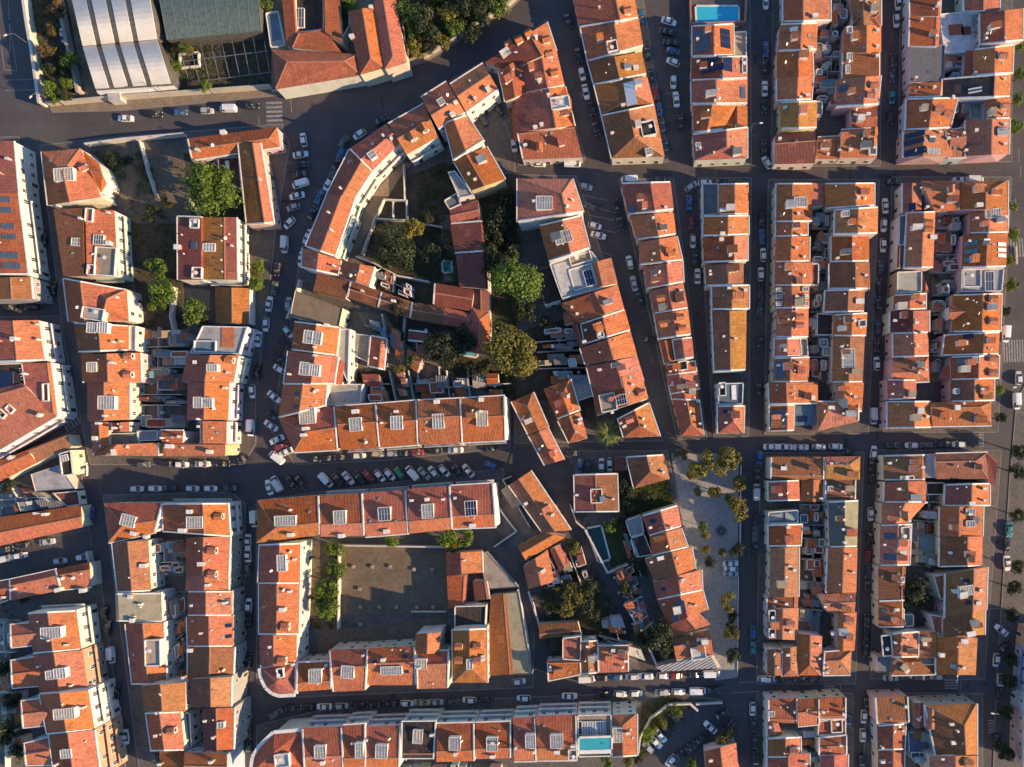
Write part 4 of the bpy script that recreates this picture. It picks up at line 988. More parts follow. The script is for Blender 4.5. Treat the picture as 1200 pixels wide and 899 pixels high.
HOUSE_DATA = '''
B terrace between top slanting streets|y|the top|slanting terraces
D H9 wc P
T 600 0
H 265 -130 545 -130 590 88 318 130 ; rp v.7 c:410,40 d:545,60
H 325 135 590 88 612 218 358 290 ; ro v.58 H8.5 t:470,222,46,48,b c:490,110
H 358 290 605 245 628 350 388 400 ; by v.5 c:580,325,.9 v:440,345
H 388 400 630 360 663 490 423 540 ; bp v.72 xb H9.5 c:520,500 g:555,440,50,110,w
H 423 540 663 490 712 735 470 742 ; by v.52 xb H9 t:638,610,64,66,k s:640,715,30,30 c:470,630
B wedge block beside the car lot|y|the top|slanting terraces
D H9 wc
H -128 292 162 105 205 238 -20 330 ; do v.72 d:30,200 d:75,170 d:-10,215 d:165,195 pa
H 40 262 205 235 245 405 65 440 ; rp v.58 Pb d:180,262 d:205,350 c:130,385,.9
H -60 335 42 268 62 438 -30 475 ; r v.5 
H 18 442 245 407 275 470 290 590 20 ; r
H 18 442 247 407 292 590 22 620 ; ro v.68 t:228,495,84,54,G e:226,495,70,44 c:110,600 c:140,590 g:50,550,40,30,d
H 22 622 292 588 330 735 48 745 ; o h.08 H8.6 wc Pb d:130,700 all c:95,605
+ 0 480 22 470 30 640 10 660 ; r v.5 H6
B top swimming pool block|y|the top|pool block
D H9 wc P
H 848 122 1035 112 1035 262 848 268 ; rp v.53 p:890,190,66,100,2,2,b p:1000,182,52,90,3,3 H9.5
+ 1040 150 1100 145 1100 268 1040 268 ; c f H6
H 845 268 1100 264 1100 370 843 380 ; ro v.56 p:940,322,110,34,5,1 p:1010,300,50,70,3,2 p:930,285,80,26,4,1 t:1088,310,20,70,c
H 843 382 1100 370 1100 488 845 490 ; rp v.44 g:1082,435,28,56,b c:950,480
H 850 491 1052 486 988 608 855 625 ; ro v.45 H8.5
+ 988 490 1048 488 1046 600 985 620 ; y f H6 np
+ 1046 490 1100 490 1100 600 1046 580 ; rp v.2 H7
H 850 628 1100 596 1100 742 860 752 ; rp v.62 xb H9 all s:872,690,22,34 c:945,720
B left column, pool block's right neighbour|y|the top|top grid block
T 900 0
D H8.5 wp
H 72 -110 292 -110 290 100 75 106 ; ro v.42 P c:215,85,.8
H 60 114 230 108 225 236 50 242 ; p v.58 P H8.8 g:122,138,38,22,w c:190,230
H 45 246 205 240 210 356 45 370 ; o v.6 c:200,235
H 45 370 210 356 200 470 45 476 ; o v.58 Pb c:150,462 c:180,455
H 60 480 226 474 225 602 62 606 ; y v.5 P wy
+ 204 474 256 474 256 540 226 540 ; l f H7
H 33 638 222 618 220 762 34 766 ; d h.3 H8 all wc
B right column, pool block's right neighbour|y|the top|top grid block
H 380 -110 525 -110 527 120 400 122 ; y v.4 c:430,10 c:460,5
+ 400 62 526 62 524 124 396 112 ; d h.4 X H9.4
H 360 126 526 118 526 246 355 250 ; p v.62 H8.7 t:380,145,24,30,G
H 355 250 526 246 526 356 352 372 ; p v.97 s:380,272,24,40,c s:372,328,20,38,c /0.7
H 325 372 526 355 512 492 320 502 ; p v.66 Pb d:495,410 d:480,455 g:352,415,44,30,b
H 388 506 512 500 512 602 394 606 ; r h.5 H8 g:410,540,20,20,G
H 345 612 512 604 510 736 340 736 ; o h.1 wc all H8 d:490,630 d:485,680 t:488,700,34,56,c
H 234 648 345 642 340 742 230 742 ; o h.12 H6.5 wc all
B top right block, street side|y|the top|top right block
D H9 wb
H 665 -110 812 -110 802 76 668 76 ; r v.95 /.6
H 668 76 802 80 796 216 664 216 ; r v.9 /.6
H 800 66 998 48 990 240 828 252 ; G f H7 g:928,145,46,40,d g:880,140,70,50,r g:970,120,30,70,s
H 664 216 830 210 825 384 668 386 ; g f np H8.5 c:685,375
H 668 390 820 385 812 456 662 460 ; o v.95 Pb H7.5 /.6
H 652 464 886 458 850 602 648 612 ; p v.52 P d:800,520 d:840,540 c:860,460
H 640 616 862 610 862 732 638 735 ; p v.4 wp all p:688,632,90,26,4,1 p:684,664,90,28,4,1 p:690,712,96,34,4,2 p:775,710,76,32,5,1,s k:765,660 g:835,635,22,40,g c:800,625
B top right block, avenue side|y|the top|top right block
H 920 -110 1082 -110 1082 46 922 50 ; r v.55
H 996 64 1192 40 1190 192 998 212 ; ro v.58 Pb H10 wp
H 968 232 1147 210 1142 346 968 356 ; o v.53 P d:1095,272,28 c:965,350
+ 925 240 966 236 966 358 920 360 ; r v.9 H7
H 820 370 1135 345 1130 456 818 466 ; ko v.77 P H8.5 g:970,416,60,10,w g:970,432,60,10,w
H 1020 464 1135 458 1130 558 1018 562 ; p v.45 d:1105,505,24 Pb c:1100,540
+ 945 470 1018 468 1015 560 945 562 ; w f H5
H 928 566 1130 556 1125 722 928 732 ; p v.6 d:1100,622,26 c:965,620,.7 c:1103,588 c:1103,680 H9 wp all
H 862 612 930 602 930 735 842 738 ; p h.3 H8.5
B second row inner block, left column|y|the top|second row block
T 900 225
D H8 wc P
H 42 -40 205 -40 205 140 40 142 ; o v.45 s:148,52,58,44 c:140,105
+ 205 -40 262 -40 262 62 205 70 ; o v.1 H7
H 40 144 182 140 182 206 40 212 ; o v.5 c:150,205
H 40 212 192 210 190 326 36 330 ; o v.46 c:130,265
H 36 332 205 330 200 440 35 441 ; o v.45 c:98,388 v:130,360 v:128,400
+ 203 335 240 335 238 438 202 438 ; d f H7
H 35 445 190 440 190 546 35 546 ; p v.5 s:50,462,26,18 s:50,493,26,18 s:50,525,26,18 s:172,458,26,18 s:172,492,26,18 s:172,525,26,18
H 45 550 186 546 186 682 38 682 ; o v.48 d:148,588,24 d:148,628,24 c:130,553
H 34 686 146 684 152 770 32 776 ; o v.5 c:75,745
+ 146 686 185 686 190 770 150 772 ; l f H7
H 30 778 192 772 186 892 26 892 ; p v.48 g:56,832,46,80,b
T 900 450
H 5 -6 230 -8 230 94 10 96 ; ro v.36 v:120,20 v:122,45 v:124,68 pb
H 10 98 118 96 115 220 12 224 ; rp v.75 g:55,158,66,74,b H7.5
H 118 96 226 94 224 190 112 205 ; B f np H7 p:160,165,46,30,2,1 wp
H 230 86 428 90 425 172 235 216 ; op h.3 xb H8 all wp c:290,112,.8 c:345,140
B second row inner block, right column|y|the top|second row block
T 900 225
H 268 -40 495 -42 495 66 275 80 ; o v.62 c:420,30,.7
H 318 82 512 70 510 196 315 200 ; p v.54 H10 all wp s:360,106,36,26 v:455,105
H 300 206 470 202 470 326 300 330 ; o v.56 c:320,315 c:395,250 v:430,265
H 290 336 472 330 474 456 290 456 ; b v.66 H7.5
+ 345 408 474 400 474 456 345 456 ; o h.1 H8.5
H 272 460 450 456 446 562 266 566 ; b v.6 c:425,515,1.2 H7.5
H 312 574 462 566 456 676 308 676 ; p v.56 H8.5 t:438,618,34,30,l
+ 230 568 312 574 308 672 228 672 ; k f H6
H 308 682 450 680 440 892 304 894 ; yb v.55 s:376,780,56,88 c:345,780 v:370,720 v:365,850
T 900 450
H 318 -5 446 -8 436 132 330 92 ; po v.3 g:352,92,50,46,c
B second row avenue block, left column|y|the top|avenue block
T 900 225
D H8.5 wp
H 634 -40 718 -42 716 92 634 94 ; ro v.5 g:676,70,34,36,n wc
H 716 -48 896 -50 895 82 780 90 ; p h.35 d:740,0,24 d:850,-10,24 c:740,75 c:810,75
H 655 96 780 92 770 356 642 358 ; o v.6 P d:748,150 d:748,180 c:770,215,1 H9
+ 614 112 655 104 640 250 612 252 ; g f H8
+ 612 252 642 252 640 352 608 356 ; d v.2 H8
H 605 374 722 370 722 470 604 476 ; w f H7.5 wo
+ 722 374 756 472 756 472 722 470 ; r v.5 H6
H 594 482 736 475 736 550 590 556 ; r v.5 P wc H8
H 576 560 752 556 752 656 574 658 ; dr v.6 wc c:590,605
H 588 660 746 656 750 770 590 776 ; o v.6 v:670,712 v:697,714 c:710,660 P
H 584 780 752 774 756 886 580 892 ; bo h.62 xa c:700,850 c:735,835 c:695,800
T 900 450
H 562 -22 692 -20 690 70 565 75 ; r v.56 P
H 562 80 762 80 762 206 562 208 ; pp v.62 P all H9
B second row avenue block, avenue side|y|the top|avenue block
T 900 225
H 898 -48 1122 -52 1120 82 898 82 ; o v.55 xa H9 c:985,65,1
H 950 96 1122 84 1118 192 948 196 ; o v.5 Pb s:1052,102,70,42,c
H 918 202 1120 194 1112 352 912 356 ; o v.55 P g:952,242,58,22,t g:952,278,58,22,t g:952,316,58,22,t g:1095,246,52,18,w g:1095,272,52,18,w g:1095,298,52,18,w k:1020,240
H 908 360 1108 358 1098 466 905 470 ; w f t:955,405,80,80,l s:1035,420,40,90,b
H 868 482 1092 475 1086 655 866 658 ; o v.62 Pabf d:1050,506,30 d:1050,610,30 c:925,505 c:930,620 v:960,510
+ 848 540 965 530 965 590 848 596 ; o h.5 H9.4
H 832 668 1082 656 1076 762 820 768 ; o v.73 g:938,676,44,22,n c:915,710,1 v:1030,735 P
H 860 772 1080 764 1076 876 862 882 ; ro v.58 Pabf d:1050,782,30 d:1050,850,30 s:972,788,26,26 g:910,795,50,30,g
T 900 450
H 860 -20 1056 -22 1056 80 860 84 ; bo v.55 Pabf d:1010,30,40 s:880,35,26,24
H 766 90 1046 86 1046 192 770 196 ; o h.22 xa H9 all wc c:880,112,1.3 c:910,92 Pf
B block right of the plaza|y|the top|plaza grid block
D H8 wc
H 12 345 265 345 262 446 10 446 ; b h.85 Pab /.7 c:70,395,.9
H 270 345 432 342 430 446 272 446 ; oy h.35 xa H8 c:293,372 wc
H 4 456 142 450 146 546 5 550 ; r v.62 P
H 165 450 256 450 252 552 160 552 ; o v.55 H7
H 266 450 412 450 410 540 265 542 ; b h.85 /.6 P s:290,490,24,22 v:385,500
H 0 600 142 590 142 652 0 656 ; B f H6.5 wb g:110,620,60,40,s g:35,625,60,30,s
H 5 660 156 655 150 760 5 762 ; r v.56 P c:90,670
H 14 770 142 765 140 998 10 1000 ; y v.52 pb c:120,870 c:95,850
H 285 552 420 544 414 762 292 766 ; gl v.55 P H9 c:350,635 c:350,680 c:355,575 c:355,740
H 284 770 416 765 410 978 276 980 ; o v.54 pb c:395,880 c:378,800
B lower end, block right of plaza|y|the top|plaza grid block
T 900 675
D H8 wc
H 0 102 138 98 136 148 0 152 ; b v.9 /.5
H 0 156 140 150 135 300 0 296 ; op v.5 t:18,185,30,50,k t:18,265,30,40,k d:105,220
H 0 345 66 340 66 466 0 468 ; b v.5 pf
H 70 340 142 330 142 470 70 472 ; oy v.5 xb c:60,350
H 146 272 250 282 246 466 145 466 ; op v.5 xb
H 262 360 392 350 386 460 256 462 ; op h.4 xa H8.4 Pab
H 244 92 412 80 406 166 280 170 ; oo h.5 c:262,140
H 330 176 412 170 402 350 330 352 ; o v.3 d:380,205,30 c:300,265,.9
B lower avenue block, left column|y|the top|avenue lower block
T 900 450
D H8 wc
H 545 335 732 330 732 450 545 452 ; b v.95 /.5 Pab t:650,440,60,16,w
H 550 460 736 455 736 556 546 556 ; r v.58 Pab c:610,492 c:735,555
H 536 560 736 556 650 652 536 656 ; op v.54 c:655,640
H 530 660 668 655 660 850 526 852 ; p v.58 P g:572,712,52,28,b g:570,810,56,30,b t:640,700,40,60,l g:632,800,44,40,b
H 520 856 642 856 636 1016 520 1020 ; b v.9 /.6 Pb s:622,917,30,26
T 900 675
H 520 124 632 120 632 240 520 242 ; o v.97 /.6 Pab g:545,162,32,20,b g:545,200,32,20,b
+ 608 150 640 150 640 232 608 234 ; B f H7
+ 632 178 684 180 684 236 636 240 ; B f H5
H 580 268 702 258 700 380 578 382 ; op v.38 Pab t:556,325,44,96,k H9
H 514 380 578 380 576 452 512 452 ; g f np H8
H 578 386 690 380 782 458 578 462 ; ob h.3 xb c:645,440,.9
B lower avenue block, avenue side|y|the top|avenue lower block
T 900 450
H 786 330 1028 324 1030 442 788 442 ; b h.32 xa Pe H9 c:720,390
+ 734 336 786 330 788 440 734 440 ; w v.9 H8
+ 1026 322 1074 368 1066 466 1028 466 ; d h.05 H8
H 834 470 1036 464 1036 572 830 572 ; ro v.6 P c:1005,490 c:1005,545 c:950,560,1
+ 740 462 830 462 830 520 740 520 ; k f H6
H 808 576 1006 574 1002 714 806 716 ; o v.45 s:942,598,40,28 s:942,654,40,28 wy
H 808 720 1002 714 1000 854 806 858 ; bo v.66 Pb c:850,790 wy H8.5
H 708 704 790 708 785 840 698 840 ; t f H5 np
T 900 675
H 835 -10 1026 -42 1020 160 832 200 ; by v.68 wp s:925,66,60,44,c c:872,68,.8 g:930,22,26,20,n g:940,125,26,20,n c:990,65,.8 c:980,125,.9 H9.5
+ 775 0 836 -10 832 112 805 108 ; p f H8
+ 760 180 826 190 824 280 780 270 ; p f H8
H 826 200 1014 160 1012 276 824 282 ; by v.7 wp H9.5 c:945,268,1.3
H 705 264 790 262 792 382 702 384 ; o v.95 /.6 c:730,315,.9
H 790 284 978 290 970 464 790 462 ; oy v.55 all wc g:868,424,26,20,s c:805,365,1 c:910,300,1.1 c:910,425 H9
H 692 380 790 380 790 458 690 456 ; o f t:738,395,80,36,m H7
B bottom edge block below the plaza|y|the top|bottom block
D H8.5 wc
H 0 580 137 575 137 686 0 682 ; r h.9 P /.7 all s:15,645,26,24
H 137 582 240 576 242 692 140 702 ; ro h.5 P
H 242 574 366 570 366 664 242 666 ; r h.92 P /.7 all
H 0 690 46 690 62 742 0 746 ; r v.5
H 0 758 150 752 152 848 0 850 ; bp v.55 P d:120,815
H 236 678 366 672 366 746 232 750 ; r f t:320,700,50,60,b H8
H 236 764 370 750 370 830 236 836 ; r h.55 P
H 250 846 372 836 370 980 250 980 ; r v.5
H 0 852 192 830 192 980 0 980 ; r v.5
B bottom edge block by the avenue|y|the top|bottom block
H 500 570 656 566 662 682 508 686 ; b h.94 P wp /.6 all
H 690 596 728 594 722 712 690 716 ; r v.5 H8
H 514 698 642 690 636 812 518 816 ; r v.58 P H8 wb
H 520 822 636 816 634 980 520 980 ; r v.58 H8
H 740 606 976 598 976 836 790 842 ; by v.74 xa H11 wg all c:855,690 c:880,720 c:862,775,.9 Pf
+ 740 606 800 640 790 720 744 716 ; o v.5 H10.5
H 760 846 976 842 976 980 760 980 ; oy v.55 H11 d:935,870,40 c:810,850
H 655 730 790 730 800 830 660 830 ; B f H5 wb
B far side of the avenue|y|the top|avenue far side
D H11 wb all
H 1250 255 1420 255 1420 350 1236 350 ; y v.4 wy
H 1236 352 1420 352 1420 550 1220 550 ; r v.4 wb bal
H 1218 552 1420 552 1420 650 1210 650 ; r v.4 wb
H 1210 652 1420 652 1420 900 1206 900 ; r v.4 wp
'''
HOUSE_DATA += '''
B slim slanting terrace|y|the top|slim terrace
T 600 225
D H8 wc P
H 515 -42 740 -48 755 84 548 106 ; r v.6 c:720,75 g:565,80,26,40,b
+ 625 -40 655 -40 680 80 640 84 ; w f H9
H 556 112 754 96 766 200 590 226 ; o v.56
H 600 236 770 208 796 322 602 342 ; o v.52 c:665,292 d:752,290
H 620 352 796 324 802 424 634 456 ; oo v.6 c:735,335 c:650,340
H 650 462 800 430 822 546 670 572 ; p v.55 d:690,504,26 d:790,485,24
H 670 576 822 550 836 670 690 690 ; p v.56 d:704,622,26 d:790,590,26 d:800,640,24
H 755 690 840 680 850 778 772 790 ; r v.5 c:800,690
+ 695 700 752 690 770 792 718 802 ; r v.4 H7
H 725 808 852 790 862 846 730 862 ; r v.4 H5 t:800,815,40,40,k
H 732 864 864 848 880 925 745 950 ; ro v.4 H5
T 600 450
H 738 4 864 -2 876 78 754 74 ; r v.5 H5 c:858,8 c:870,82
H 754 76 874 74 896 240 796 244 ; ro v.55 H5 xb c:850,65,.8
B slim straight terrace above the plaza|y|the top|slim terrace
T 600 225
D H8 ww P
H 972 -38 1106 -40 1106 106 972 108 ; o v.54 c:985,90,.8
+ 892 -40 968 -40 968 105 894 110 ; g f H6
H 900 112 1106 110 1106 202 898 208 ; op v.55 c:985,200,.9
H 900 214 1102 206 1102 324 902 332 ; rp v.7 c:980,225,.8 c:1020,300,.6
H 908 342 1082 336 1082 436 914 442 ; b v.6 H7.5
H 940 440 1108 435 1108 550 942 552 ; by v.54 Pabef c:1015,455 H8.4
H 940 562 1096 556 1092 836 952 842 ; by v.52 H8 Pe c:1045,690 c:990,680
T 600 450
H 962 -2 1086 -6 1082 96 968 98 ; B f t:985,25,30,60,k g:1040,40,24,70,w H8
H 968 102 1086 100 1082 230 968 232 ; rp v.6 xb Pef H8 g:1000,128,22,20,n c:1000,182
B slanting terrace beside tall garden trees|y|the top|garden terrace
T 600 225
D H10 ww
H 28 -62 282 -60 332 96 28 140 ; op v.75 xa H11 Pabe s:152,56,74,62 c:105,50
H 130 156 322 110 362 266 174 326 ; op v.55 H11 P s:240,212,78,56 c:200,220
H 174 334 372 276 492 432 234 502 ; w f H10 t:332,400,110,100,g s:362,404,42,76,n t:320,310,100,50,l g:245,400,70,140,G
+ 384 330 462 310 492 430 410 446 ; op v.2 H10.6
+ 118 366 176 352 226 506 152 530 ; k f H7 np
H 230 522 492 436 522 546 312 612 ; ro v.6 H9
+ 242 566 308 546 326 604 250 622 ; o v.8 H6
H 326 616 525 550 552 650 344 714 ; dp v.5 H9 Pab c:345,650 t:415,670,30,24,b
+ 285 622 328 612 350 708 316 722 ; d v.4 H7
H 322 732 552 655 584 768 346 808 ; rp v.55 H9 c:490,808 c:340,705
H 352 818 584 772 618 886 386 962 ; rp v.58 H9 s:490,812,50,20,c c:410,835
T 600 450
H 372 -4 602 -52 636 68 398 148 ; rp v.62 H9 t:450,88,72,80,l s:512,74,48,46,n d:610,40 c:470,135
H 498 160 637 88 692 246 526 250 ; rp v.55 xb Pabf H8.5 c:510,185 d:545,170
H 150 22 272 -22 316 126 214 166 ; ro v.55 xa Pb H7 pe c:265,60,.8
H 218 172 316 132 352 256 270 276 ; ro v.52 xb Pe H7 c:320,165,.6 c:318,185,.6
H 268 -24 372 -24 384 54 304 82 ; w f H5 wg
H 0 82 98 40 168 202 78 236 ; oo v.55 xa Pf H8
H 80 242 166 208 242 356 156 380 ; op v.55 Pf H8 c:130,305
B curved terrace on the bend|y|the bend|curved terrace
T 300 0
D H11 ww
H 912 398 1066 300 1132 414 984 522 ; oo h.45 H10.5 c:1090,425,.9 c:1030,468
H 775 460 894 386 976 522 852 600 ; rp h.6 Pef H12 s:870,482,30,30 c:925,545,.9
+ 885 575 985 540 1066 664 930 750 ; op v.42 H11.5 Pabef
+ 898 806 932 800 1022 916 952 930 ; w f H9
H 622 584 788 490 850 640 704 722 ; ro h.5 bal d:740,650,34 d:795,610,34 c:745,660
H 440 702 612 584 672 668 540 802 ; ro h.5 Pb bal s:548,732,34,34 e c:600,640
H 440 704 540 802 458 930 342 900 ; ro v.56 bal Pe c:400,885
T 300 225
H 342 -2 460 30 366 302 236 258 ; ro v.52 bal Pbe c:360,185 c:440,10 c:345,100 H10.5
+ 404 100 456 108 384 296 345 270 ; g f H9
H 222 262 396 320 380 392 218 356 ; oo v.42 H8 Pab
H 398 324 552 350 526 442 384 396 ; oo v.6 H7.5 Pf
T 300 0
H 930 756 1080 690 1166 842 1010 892 ; oo v.4 H10 wy c:1000,820,.5 c:1030,845,.5
B cottage row inside the curved block|x|the left|inner cottages
T 300 225
D H5 wc nw
H 286 384 436 412 420 502 268 466 ; b h.95 /.5 H5
H 442 420 592 472 576 542 428 492 ; b h.5 Pab c:505,468
H 596 475 736 520 726 590 580 542 ; b h.5 Pab c:650,515
H 738 520 882 542 872 614 732 590 ; b h.5 Pb
H 884 544 1012 574 1000 636 872 614 ; r h.5
H 1012 538 1092 566 1096 768 990 746 ; ro v.5 X H5.5
H 836 430 1022 462 1010 556 830 526 ; d h.45 Pb H5.5
H 1024 460 1086 460 1090 560 1022 548 ; d v.5 H5
H 908 84 1040 40 1052 130 914 144 ; r h.5 H6.5
H 914 146 1062 134 1072 280 934 290 ; d v.95 /.5 H6 Pab
H 940 292 1072 284 1086 456 956 442 ; d v.95 /.5 H6
H 880 40 940 4 962 58 906 84 ; g f H7
H 718 646 810 656 800 706 714 698 ; d v.95 H4 Pab
B corner block below curved terrace|y|the top|parapet block
T 300 225
D H11 wc P
H 184 462 406 545 388 632 160 582 ; l f H8 np | flat_roofed_house |
H 184 606 388 632 372 768 170 742 ; rp v.5 s:250,682,40,60 s:288,686,40,60 c:335,625 c:280,730
H 155 746 382 772 362 902 134 902 ; rp v.55 s:232,830,42,60 s:276,836,46,54,g c:280,768
+ 374 790 412 794 400 902 364 902 ; r v.3 H9
+ 388 640 440 642 432 900 374 770 ; w f H9
H 544 672 610 684 596 834 530 820 ; rp v.7 H5 Pe
+ 440 660 535 672 528 800 460 770 ; l f H4
T 300 450
H 132 -2 330 -2 320 106 108 158 ; rp v.46 c:290,30 g:190,45,26,16,n g:185,105,26,16,n
+ 325 0 500 0 490 90 322 102 ; w f H7
H 104 160 370 106 386 306 180 318 ; ro h.5 xb s:250,150,72,74,c c:240,210,.8 c:290,125,.8 c:230,240,.7
B terrace above the angled parking|x|the left|angled parking terrace
D H11.5 ww Pab
H 372 108 564 95 582 296 396 306 ; oo h.42 s:468,190,56,62 c:470,130,1 bal
H 568 95 754 80 762 282 584 296 ; oo h.45 s:660,182,54,62,g c:660,130,.6 bal
H 758 80 960 70 970 272 766 282 ; oo h.4 s:855,175,52,68,g c:850,85,1 v:800,220 bal
H 964 70 1166 58 1172 262 974 272 ; oo h.45 s:1060,162,50,70,c c:1058,75,1 bal
B terrace below the angled parking|x|the left|angled parking terrace
D H11.5 ww Pab
H 10 548 296 525 302 704 4 742 ; ro h.7 xb s:142,640,98,46 c:170,705,.9 c:165,590
H 302 525 500 514 510 708 304 712 ; ro h.72 s:397,624,56,62 c:405,710,1 bal
H 504 514 704 500 716 698 514 714 ; ro h.72 s:606,608,56,62,b c:615,690,1 bal
H 708 496 910 480 922 678 718 698 ; ro h.74 s:808,595,54,66 c:805,540,.8 c:880,540,.5 c:735,545,.5 bal
H 914 480 1112 468 1126 668 922 676 ; ro h.72 s:1010,582,54,70,n c:1018,662,1 bal
B terrace left of the playground|y|the top|playground block
D H10.5 ww
H 20 752 205 745 202 926 14 930 ; ro v.5 Pa s:124,838,40,76 c:150,830,.8
T 300 675
H 18 30 202 30 196 274 18 274 ; ro v.45 Pab c:130,155,1 c:165,70 d:150,235,40
H 20 278 188 276 186 404 24 430 ; rp v.38 d:135,395,34 c:70,330
H 22 432 186 406 182 552 110 556 78 545 50 520 30 480 ; r z t:118,452,30,40,k
B terrace below the playground|x|the left|playground block
D H10.5 wc Pab
H 192 410 352 404 356 528 188 538 ; ro h.72 s:282,466,58,62 c:335,415 c:180,410
H 342 350 526 345 516 532 360 540 ; ro h.42 s:432,448,58,58 c:505,370 
H 526 342 746 330 752 508 526 508 ; ro h.42 s:638,440,98,38 g:560,402,24,18,n g:700,380,24,18,n g:708,448,22,16,n c:600,390,.8 v:640,345 v:680,345 
H 752 362 906 352 902 522 756 526 ; rp h.35 s:775,412,50,44,c
+ 750 272 862 264 852 362 754 366 ; op v.5 H11
H 924 250 1080 244 1082 500 926 500 ; yo v.5 xb Pef d:1045,325,26 d:1045,392,26 d:950,325,26 d:950,390,26 s:1002,412,28,46,g H11 all
+ 930 142 1080 138 1076 240 930 246 ; k f H7
B cottages right of the playground|y|the top|playground block
D H5 wc nw
H 892 -106 1056 -116 1060 -16 896 -4 ; ro v.42 Pf c:980,-75
H 898 0 986 0 976 140 906 152 ; r v.9 /.6
H 1020 22 1078 26 1092 108 1030 116 ; d v.9 Pf /.6
B workshop yard|y|the top|workshop yard
D H5 wg nw
T 540 660 0.1669
H 215 225 310 215 365 780 185 790 ; b v.9 /.4 | workshop | long brown roofed workshop beside a sunlit yard
H 310 215 405 205 502 780 362 784 ; l f np H4.5 | workshop | long flat tan roofed shed next to the brown workshop yard
T 540 540 0.1669
H 128 650 180 640 405 890 180 905 ; l f np H4 | workshop | low tan flat roof of the yard behind red cottages
B alleys left of the plaza|y|the top|alley houses
D H7 wc
H 340 170 488 72 770 490 575 500 ; by v.45 Pef H7 c:460,300,.7 | workshop | long brown gabled workshop with white parapets in the alleys
+ 400 605 575 510 735 530 455 695 ; bo h.5 H7
+ 285 205 335 170 440 300 370 340 ; l v.95 H5
H 443 740 605 630 650 850 480 900 ; po v.5 H6 c:580,770,.8 nw
+ 630 620 690 595 760 720 700 780 ; o v.5 H5
T 600 450
H 540 340 706 330 736 446 574 490 ; by v.55 Pab H7 xb
+ 480 344 542 340 544 404 482 410 ; d v.9 H5
H 294 424 490 418 496 600 298 602 ; rb v.5 /.45 H8 wg all Pabef c:305,520 t:396,525,52,64,r | villa | square red hipped villa with a central roof box
H 612 616 772 568 792 668 646 712 ; rp v.52 Pab H8 g:660,642,28,22,n c:745,668
+ 530 640 606 614 620 700 556 720 ; w f H5
+ 556 722 620 702 660 802 576 816 ; k f H5
H 648 716 790 676 822 766 660 806 ; rp v.52 H8 Pb c:700,690
H 625 822 840 766 864 900 664 914 ; bo v.58 H8 c:695,815,.9
T 600 675
H 664 30 886 -30 890 68 684 112 ; rp v.52 H8 Pb c:800,15 g:710,60,20,20,n
H 684 114 892 70 916 158 736 230 ; rp v.5 H8 p:790,142,50,56,2,3,b p:770,196,34,36,2,2,b Pa c:710,130
H 750 292 926 255 944 368 770 390 ; bo h.4 H6 t:872,358,66,56,G c:840,270 Pf wc
+ 738 232 870 175 930 230 760 280 ; ro v.6 H6
H 682 420 944 370 976 430 704 446 ; w v.95 corr H4.5 nw | workshop | corrugated white roofed corner shed beside the plaza
B row below the overgrown plot|x|the left|garden row
D H7 wc
H 124 230 308 220 322 270 130 292 ; b h.7 H5 nw
H 164 402 322 400 326 456 168 488 ; o h.1 H7 Pab all
+ 236 292 326 280 322 398 236 392 ; r f H8
H 324 304 396 300 396 455 324 462 ; p v.5 Pab g:375,295,30,30,B c:355,325
H 400 332 548 330 548 446 404 450 ; yo h.2 Pab c:475,345,.7
B bottom terrace with balconies|x|the left|bottom terrace
T 300 675
D H12 ww Pab all
H 84 738 216 726 226 915 -20 920 -10 850 20 800 ; r z t:128,860,66,60,G
H 216 716 404 710 412 894 226 900 ; ro h.72 s:304,822,52,60 c:318,870,.9 bal
H 410 702 514 695 516 890 412 895 ; ro h.8 s:488,812,36,70 c:458,780 bal
H 518 710 680 704 674 894 516 896 ; ro h.78 s:592,818,54,64 c:520,765 bal
H 682 686 846 684 836 850 680 850 ; k h.9 /.6 s:760,750,44,64,c bal
H 848 694 1024 690 1026 864 846 868 ; ro h.74 s:934,780,52,60 c:938,830,.8 bal
H 1030 690 1196 684 1196 850 1030 854 ; ro h.74 s:1108,785,52,64 c:1112,840,.7 bal
T 600 675
H 4 670 110 665 116 864 10 866 ; ro h.72 s:88,770,46,64 c:105,820,.6 bal
H 114 660 302 654 306 860 120 862 ; ro h.74 s:210,770,58,62 c:212,820,.8 bal t:285,830,38,46,l
H 306 652 466 648 466 846 310 850 ; l f s:385,712,110,62,g s:320,710,16,60,n bal
H 472 652 584 646 584 842 476 850 ; oo v.42 xa s:494,740,44,66,c
T 600 675
D H6 wc
H 905 822 1048 782 1070 970 920 970 ; ro v.5 c:930,860 nw
'''
